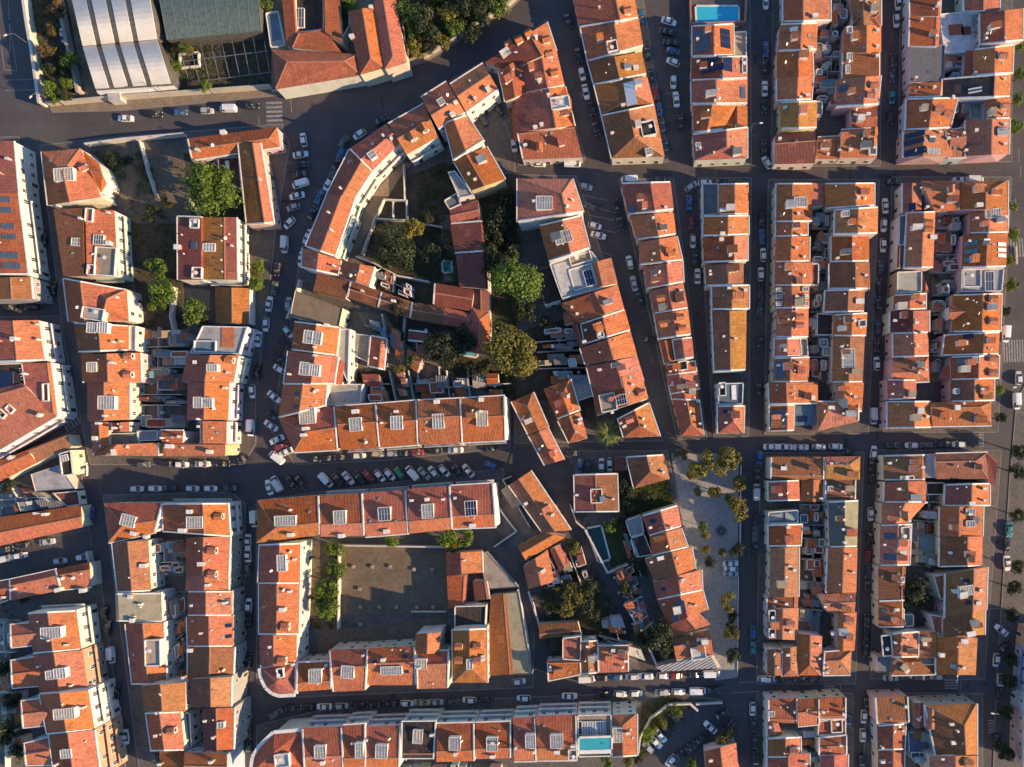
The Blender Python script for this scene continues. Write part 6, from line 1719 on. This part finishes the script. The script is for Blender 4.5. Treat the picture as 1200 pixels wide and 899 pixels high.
# white vaulted hall: two barrel roofs with dark strips between membrane bands
def vault(quad, hz, rise, root, org, nb, name, mat, strip=None, stripw=.22, seg=10):
    """barrel vault spanning TL-BL (arch direction v); bands across u"""
    TL, TR, BR, BL = quad
    def pt(u, v, dz=0):
        z = hz + rise * math.sin(math.pi * (0.02 + 0.96 * v)) + dz
        x = (TL[0] * (1 - u) + TR[0] * u) * (1 - v) + (BL[0] * (1 - u) + BR[0] * u) * v; y = (TL[1] * (1 - u) + TR[1] * u) * (1 - v) + (BL[1] * (1 - u) + BR[1] * u) * v
        p = W(x, y, z); return p
    step = 1 / nb; edges = []
    for i in range(nb):
        u0, u1 = i * step, (i + 1) * step
        if strip and i < nb - 1: edges.append((u0, u1 - step * stripw, mat, 0.12)); edges.append((u1 - step * stripw, u1, strip, 0.0))
        else: edges.append((u0, u1, mat, 0.12))
    for u0, u1, mt, dz in edges:
        b = MB()
        for s in range(seg):
            v0, v1 = s / seg, (s + 1) / seg; g = [pt(u0, v0, dz), pt(u0, v1, dz), pt(u1, v1, dz), pt(u1, v0, dz)]
            b.prism([p + UP * .1 for p in g], [p - UP * .15 for p in g], mt, True, True)
        o = b.build(name if mt == mat else 'dark_strip', root, None, False, org)
    b = MB()
    for u in (0, 1):
        top = [pt(u, s / seg) for s in range(seg + 1)]
        for p, q in zip(top, top[1:]): b.face([p, q, Vector((q.x, q.y, 0)), Vector((p.x, p.y, 0))], 'dark_metal')
    for v in (0, 1):
        p, q = pt(0, v), pt(1, v); b.face([p, q, Vector((q.x, q.y, 0)), Vector((p.x, p.y, 0))], 'dark_metal')
    b.build('wall', root, None, False, org)
r = prop('vaulted_hall', 'white twin vaulted hall with dark strips beside the scrub strip', 'hall', 140, 55); o = r.location
vault([(84, -2), (173, -16), (184, 46), (97, 54)], 4.0, 4.3, r, o, 4, 'roof_band', 'fabric', 'dark_metal', .29)
vault([(97, 55), (184, 47), (200, 98), (112, 104)], 4.0, 4.3, r, o, 4, 'roof_band', 'fabric', 'dark_metal', .29)
b = MB(); P = poly_px([(112, 103), (160, 100), (200, 97), (204, 101), (160, 106), (114, 109)], z=3.2); b.prism(P, [Vector((p.x, p.y, 0)) for p in P], 'white', True); b.build('canopy', r, None, False, o)
b = MB(); P = poly_px([(125, 105), (139, 103), (141, 117), (127, 118)], z=2.8); b.prism(P, [Vector((p.x, p.y, 0)) for p in P], 'flat', True); b.build('porch', r, (.5, .48, .44), False, o)
r = prop('greenhouse', 'dark sheeted vaulted greenhouse right of the white hall', 'greenhouse', 245, 20); o = r.location
vault([(183, -22), (300, -36), (306, 36), (196, 47)], 4.2, 2.0, r, o, 9, 'roof_sheet', 'shade_cloth')
for i in range(10):
    b = MB(); u = i / 9; pv = None
    for s in range(11):
        v = s / 10; z = 4.2 + 2.0 * math.sin(math.pi * (.02 + .96 * v)) + .16; p = W(183 + 117 * u + (13 - 7 * u) * v, -22 - 14 * u + (69 + 3 * u) * v, z)
        if pv is not None: b.bar(pv, p, .14, .12, 'metal')
        pv = p
    b.build('roof_rib', r, None, False, o)
r = prop('hoop_greenhouse', 'bare hoop frame of an uncovered greenhouse below the dark one', 'greenhouse', 260, 72); o = r.location
for i in range(9):
    b = MB(); x0, y0, x1, y1 = 208 + i * 12.5, 47 - i * 1.2, 222 + i * 11.8, 97 - i * 1.4
    pv = None
    for s in range(9):
        v = s / 8; p = W(x0 + (x1 - x0) * v, y0 + (y1 - y0) * v, .2 + 3.6 * math.sin(math.pi * (.08 + .84 * v)))
        if pv is not None: b.bar(pv, p, .13, .13, 'metal')
        pv = p
    b.build('hoop', r, None, False, o)
b = MB()
for (a, c, z) in (((208, 47), (310, 36), 1.2), ((222, 97), (318, 85), 1.2), ((215, 72), (314, 60), 3.7)): b.bar(W(*a, z), W(*c, z), .14, .14, 'metal')
b.build('purlin', r, None, False, o)
r = prop('planting_bed', 'small white walled square bed in the greenhouse yard', 'planter', 223, 72); o = r.location
b = MB(); C = [(212, 65), (234, 63), (235, 79), (213, 81)]
for i in range(4): b.bar(W(*C[i], 0.15), W(*C[(i + 1) % 4], 0.15), .4, .9, 'trim')
b.build('bed_wall', r, None, False, o)

# red roofed villa complex and the L shaped house (added with the house builder)
add_houses(COMPLEX_DATA)
for h in HOUSES:
    if 'category' not in h['root']: tag(h['root'], h['base'], 'house', 'town houses')

def pool(quad, z, label, colr, rim='trim'):
    c = (sum(p[0] for p in quad) / 4, sum(p[1] for p in quad) / 4)
    org = W(c[0], c[1], z); org.z = 0
    r = empty('swimming_pool', org); tag(r, label, 'pool', 'swimming pools')
    P = poly_px(quad, z=z); b = MB(); b.face([p for p in P], 'water'); b.build('water', r, colr, False, org)
    b = MB()
    for i in range(4):
        a, d = P[i], P[(i + 1) % 4]; nn = Vector((-(d - a).y, (d - a).x, 0)).normalized() * -.25; b.bar(a + nn - UP * .3, d + nn - UP * .3, .5, .42, rim)
    b.build('pool_edge', r, None, False, org)
pool([(816, 8), (865, 8), (865, 29), (817, 29)], .4, 'bright blue pool above the solar panelled house at the top', (.04, .45, .64))
pool([(688, 620), (704, 617), (714, 655), (702, 658)], .35, 'long dark teal pool by the lawn of the alley gardens', (.008, .06, .055))
T6 = lambda pts: [(600 + x * .25, 675 + y * .25) for x, y in pts]
pool(T6([(316, 762), (464, 757), (464, 812), (316, 816)]), 12.0, 'turquoise rooftop pool on the bottom terrace', (.05, .38, .42))
b = MB(); P = poly_px(T6([(316, 816), (464, 812), (464, 832), (316, 835)]), z=12.02); b.prism(P, [p - UP * .4 for p in P], 'white'); o = b.build('pool_step', None, None, False, W(697, 882, 12)); tag(o, 'pale shallow step of the rooftop pool', 'pool step')
pool([(542, 405), (560, 408), (558, 418), (540, 415)], .5, 'small pale blue pool by the red cottage hip', (.1, .42, .55))
pool([(519, 307), (528, 306), (529, 318), (520, 319)], .5, 'tiny teal pond in the dark garden', (.03, .3, .32))

# white walls round gardens, pools, parks
def wall(pts, h, label, w=.3, z=0.0, mat='wall', colr=(.6, .57, .52), name='garden_wall'):
    c = pts[len(pts) // 2]; org = W(*c); b = MB()
    for i, (a, d) in enumerate(zip(pts, pts[1:])):
        b.bar(W(*a, 0) + UP * z, W(*d, 0) + UP * z, w, h + i * 0.006, mat)
    o = b.build(name, None, colr, False, org); tag(o, label, 'wall', 'garden walls')
wall([(33, -20), (40, 30), (47, 70), (55, 126)], 3, 'tall pale wall along the left avenue', .8)
wall([(69, -20), (84, 50), (98, 112)], 2.5, 'pale wall between scrub strip and white hall', .9, colr=(.42, .37, .32))
wall([(60, 124), (140, 117), (320, 104)], 2.2, 'long wall on the avenue below the white hall', .5, colr=(.5, .44, .36))
wall([(320, 108), (420, 96), (478, 80)], 1.0, 'low wall before the big red villa', .4, colr=(.5, .44, .36))
wall([(478, 76), (500, 68), (596, 8), (625, -20)], 2.0, 'stone wall of the park by the bend', .7, colr=(.35, .31, .27))
wall([(105, 172), (150, 166), (220, 160)], 2.2, 'wall above the walled yard of the upper left', .4)
wall([(168, 168), (178, 205), (187, 232)], 2.0, 'dividing wall in the walled yard of the upper left', .3)
wall([(225, 235), (236, 253), (240, 262)], 2.0, 'short wall beneath the big bright tree', .4, colr=(.65, .6, .52))
wall([(208, 338), (205, 372), (210, 395)], 2.4, 'white wall left of the flat court', .5)
wall([(296, 268), (318, 268), (322, 250)], 2.0, 'garden wall beside the L shaped house', .4)
wall([(420, 303), (440, 310), (468, 325), (505, 332)], 2.2, 'bent wall below the dark garden', .4)
wall([(426, 300), (440, 262), (452, 236), (476, 237), (475, 195)], 1.8, 'angled wall of the vegetable plot', .3)
wall([(441, 258), (478, 260), (478, 236)], 1.6, 'lower wall of the vegetable plot', .35)
wall([(462, 238), (462, 258)], 1.4, 'short partition in the vegetable plot', .3)
wall([(486, 262), (520, 268)], 1.6, 'wall dividing the dark gardens', .3)
wall([(575, 310), (575, 372)], 2.4, 'white wall between cottages and tall trees', .4)
wall([(524, 455), (600, 450)], 2.0, 'wall behind the long terrace', .3)
wall([(490, 400), (492, 452)], 2.0, 'thin garden wall left of dark tree', .25)
wall([(516, 430), (518, 456)], 2.0, 'thin garden wall right of dark tree', .25)
wall([(400, 640), (399, 735)], 2.2, 'wall left of the playground', .3)
wall([(402, 638), (523, 640)], 2.4, 'wall along the top of the playground', .4)
wall([(483, 716), (524, 716)], 1.2, 'short white wall at the bottom of the playground', .3)
wall([(608, 689), (617, 735), (623, 779)], 2.6, 'wall along the narrow alley', .45)
wall([(620, 692), (631, 725), (633, 735)], 2.2, 'wall beside the overgrown plot', .4)
wall([(571, 571), (592, 604), (606, 622), (580, 640)], 1.8, 'pale wall round the workshop yard', .4)
wall([(668, 590), (676, 612), (686, 620)], 1.6, 'wall below the square villa', .3)
wall([(686, 620), (712, 670), (736, 660)], 2.2, 'white wall round the long teal pool', .5)
wall([(736, 713), (750, 738), (765, 728)], 2.2, 'white wall round the blue terrace by the alley', .5)
wall([(758, 752), (770, 780), (785, 778)], 2.2, 'white wall of the corner yard by the plaza', .6)
wall([(868, 545), (867, 640)], .5, 'low white wall on the street edge of the plaza', .3, z=.1)
wall([(865, 675), (864, 792)], .3, 'low kerb wall at the lower plaza edge', .25, z=.1)
wall([(782, 824), (808, 823), (817, 831)], 1.6, 'white bent wall above the small car park', .5)
wall([(815, 824), (846, 822)], 1.2, 'short white wall at the car park entrance', .5)
wall([(780, 826), (762, 840), (750, 862), (747, 890)], 1.8, 'curved pale wall left of the small car park', .4)
wall([(808, -5), (809, 32), (872, 30), (874, -5)], 2.0, 'wall round the bright blue pool', .4, colr=(.4, .2, .15))
wall([(600, 558), (590, 562), (622, 618)], 1.8, 'wall of the workshop yard', .3)
wall([(88, 150), (104, 510)], .4, 'low kerb wall by the left street', .2) if False else None
wall([(-20, 640), (98, 617)], 2.2, 'wall above the small lot by the red cottages', .3)
wall([(107, 645), (112, 668)], 2.0, 'short wall at the lot entrance', .5)
wall([(340, 375), (350, 350), (355, 330)], 2.4, 'stone wall on the corner of the parapet block', .5)
wall([(1190, 310), (1189, 290)], .8, 'low wall on the avenue median', .4, z=.1)

# playground stools and stone tables
for i, (x, y) in enumerate(((415, 664), (437, 664), (458, 664), (486, 667), (507, 667), (422, 690), (423, 711), (445, 711), (465, 711), (489, 711), (508, 711), (423, 731))):
    p = W(x, y, .16); b = MB(); b.box(-.5, -.5, .42, .5, .5, .55, 'flat'); b.box(-.35, -.35, 0, .35, .35, .42, 'flat')
    o = b.build('stone_table', None, (.35, .31, .27)); o.location = p; tag(o, 'small square stone table in the playground court, %s from its upper left' % ORD[i], 'table', 'stone tables')
# plaza fountain
sheet('paving_ring', [(845 + 11 * math.cos(i * .2618), 622 + 11 * math.sin(i * .2618)) for i in range(24)], 'plaza', .146)
r = prop('fountain', 'round stone fountain basin on the cobbled plaza', 'fountain', 845, 622); o = r.location
b = MB(); c = W(845, 622, .15)
for i in range(20):
    a0, a1 = 6.2832 * i / 20, 6.2832 * (i + 1) / 20; b.bar(c + Vector((math.cos(a0), math.sin(a0), 0)) * 1.5, c + Vector((math.cos(a1), math.sin(a1), 0)) * 1.5, .3, .45, 'kerb')
b.cyl(c, c + UP * .9, .35, .2, 'kerb', 10); b.build('basin', r, None, False, o)
b = MB(); b.cyl(c, c + UP * .3, 1.4, 1.4, 'water', 20); b.build('water', r, (.05, .07, .08), False, o)
# blue tarpaulins
for (x, y, w, h, a, lab) in ((576, 383 + 62, 7, 9, 20, 'crumpled blue tarpaulin under the olive crowned tree'),):
    b = MB()
    for i in range(5):
        for j in range(5):
            def tp(i, j): return ((i / 5 - .5) * w * .25, (j / 5 - .5) * h * .25, 1.0 + .35 * math.sin(i * 2.1 + j) + .2 * math.cos(j * 1.7))
            b.face([tp(i, j), tp(i + 1, j), tp(i + 1, j + 1), tp(i, j + 1)], 'cloth')
    ob = b.build('tarpaulin', None, (.02, .22, .5)); ob.location = W(x, y, 1); ob.location.z = .2; ob.rotation_euler = (0, 0, R(a)); tag(ob, lab, 'tarpaulin')
# palm
r = prop('palm_tree', 'big palm with spreading fronds beside the garden terrace', 'palm tree', 712, 508); o = r.location
b = MB(); b.cyl((0, 0, 0), (.1, 0, 5.2), .34, .26, 'bark', 10); b.build('trunk', r)
for i in range(52):
    a = 6.2832 * i / 52 * 1.618 * 3; ln = rnd.uniform(3.8, 5.2); b = MB(); up = rnd.uniform(-.5, 1.6); pv = None; d = Vector((math.cos(a), math.sin(a), 0)); sdv = Vector((-d.y, d.x, 0))
    for s in range(9):
        t = s / 8; p = Vector((.1, 0, 5.2)) + d * ln * t + UP * (up * t * 1.6 - 2.2 * t * t)
        if pv is not None:
            wv = (.55 * math.sin(math.pi * min(1, t + .12)) + .1)
            for sg in (1, -1):
                q = (pv + p) / 2 + sdv * sg * wv + d * .25 - UP * .18; b.face([pv, p, q], 'leaf')
                q2 = pv * .75 + p * .25 + sdv * sg * wv * .95 + d * .3 - UP * .2; b.face([pv * .98 + p * .02, pv * .5 + p * .5, q2], 'leaf')
        pv = p
    b.build('frond', r, (.15, .16, .035))
# street lamps
for i, (x, y, a, lab) in enumerate(((40, 56, 200, 'by the pale wall along the left avenue'), (198, 113, 250, 'on the avenue below the white hall'), (66, 122, 230, 'at the corner of the left avenue'), (1186, 220, 10, 'at the top of the tree lined avenue'), (600, 78 + 0, 0, 'by the slanting street corner'),
        (1098, 350, 100, 'by the long grid block on the dark street'), (1180, 455, 190, 'beside the avenue van'), (1155, 826, 170, 'opposite the big bottom building'), (877, 158, 0, 'at the pool block corner'), (1107, 790, 90, 'by the bottom cross street'))):
    r = prop('street_lamp', 'grey street lamp with curved arm %s' % lab, 'street lamp', x, y, 'street lamps'); d = Vector((math.cos(R(a)), math.sin(R(a)), 0))
    b = MB(); b.cyl((0, 0, 0), (0, 0, 7), .09, .06, 'metal', 8); b.build('pole', r)
    b = MB(); b.cyl((0, 0, 6.95), tuple(d * 1.8 + UP * 7.35), .05, .04, 'metal', 6); b.build('arm', r)
    b = MB(); b.obox(d * 2.1 + UP * 7.35, d * .45, Vector((-d.y, d.x, 0)) * .18, UP * .08, 'white'); b.build('lamp_head', r)
# manhole covers on the roads
mb = MB()
for x, y in ((640, 433), (645, 505), (760, 190), (768, 187), (806, 194), (852, 520), (1000, 500), (945, 201), (983, 200), (1115, 197), (800, 560), (795, 558), (760, 140), (797, 25), (744, 150), (717, 205), (350, 120), (372, 160), (340, 480), (300, 540), (270, 545), (700, 800), (830, 805), (885, 700), (884, 420)):
    c = W(x, y, 0); mb.cyl(c, c + UP * .014, .38, .38, 'dark_metal', 10)
o = mb.build('manhole_covers'); struct(o)

add_cars(CAR_DATA); label_cars()
add_trees(TREE_DATA); label_trees()

for poly, n, wh in (([(430, 300), (440, 262), (478, 262), (520, 270), (518, 330), (505, 330)], 90, 'in the dark garden behind the curved terrace'), ([(490, 200), (540, 195), (545, 260), (490, 262)], 70, 'in the upper strip of the curved block garden'),
    ([(578, 240), (604, 210), (606, 470), (580, 460)], 130, 'under the tall garden trees'), ([(520, 270), (545, 270), (540, 330), (522, 335)], 30, 'left of the maroon cottages'),
    ([(725, 568), (782, 560), (790, 588), (735, 608), (727, 620)], 60, 'on the lawn by the alley gardens'), ([(630, 692), (695, 655), (742, 755), (640, 768)], 110, 'on the overgrown plot by the alley'),
    ([(29, -10), (66, -10), (95, 105), (58, 118)], 90, 'in the scrub strip by the white hall'), ([(472, -30), (620, -30), (590, 5), (500, 64), (478, 70)], 160, 'on the floor of the park'),
    ([(198, 50), (316, 42), (316, 98), (206, 106)], 60, 'among the greenhouse hoops'), ([(752, 826), (790, 816), (808, 826), (770, 870), (750, 892)], 45, 'on the verge of the small car park'),
    ([(152, 232), (208, 250), (215, 380), (172, 385)], 60, 'in the walled yard of the upper left'), ([(158, 180), (172, 178), (188, 228), (160, 230)], 25, 'in the dark walled lot'), ([(110, 178), (140, 178), (150, 215), (140, 210)], 25, 'by the corner house of the walled lot'), ([(215, 200), (290, 200), (290, 262), (225, 262)], 30, 'under the big bright tree'),
    ([(385, 640), (402, 640), (398, 735), (350, 740)], 50, 'left of the playground'), ([(0, 700), (12, 690), (40, 890), (0, 899)], 60, 'behind the tall lower left terrace'),
    ([(330, 440), (600, 420), (600, 455), (420, 460)], 60, 'behind the terrace above the angled parking')):
    undergrowth(poly, n, wh)

# resurfaced strips and trench repairs in the roads
k = 0
for x0, y0, x1, y1, n_ in ((60, 150, 470, 120, 9), (345, 180, 300, 520, 10), (120, 555, 280, 562, 5), (310, 552, 580, 540, 6), (300, 560, 292, 890, 8), (310, 815, 850, 800, 12), (885, 20, 872, 890, 16), (1042, 20, 1015, 890, 14), (690, 200, 1180, 200, 12), (620, 525, 1170, 518, 10), (870, 805, 1150, 805, 7), (660, 30, 790, 500, 14), (780, 30, 830, 500, 10), (60, 180, 165, 890, 14), (1165, 520, 1155, 880, 9)):
    for i in range(n_):
        t_ = rnd.random(); x = x0 + (x1 - x0) * t_ + rnd.uniform(-5, 5); y = y0 + (y1 - y0) * t_ + rnd.uniform(-5, 5)
        a = math.atan2(y1 - y0, x1 - x0) + (rnd.choice((0, 0, math.pi / 2))); L, w = rnd.uniform(3, 16), rnd.uniform(1.2, 4.5); ca, sa = math.cos(a), math.sin(a)
        pts = [(x + ca * sx * L / 2 - sa * sy * w / 2, y + sa * sx * L / 2 + ca * sy * w / 2) for sx, sy in ((-1, -1), (1, -1), (1, 1), (-1, 1))]; k += 1
        sheet('road_patch', pts, 'flat', 0.003 + k * 0.00002, rnd.choice(((.045, .043, .045), (.1, .092, .088), (.13, .115, .1), (.07, .066, .066))))
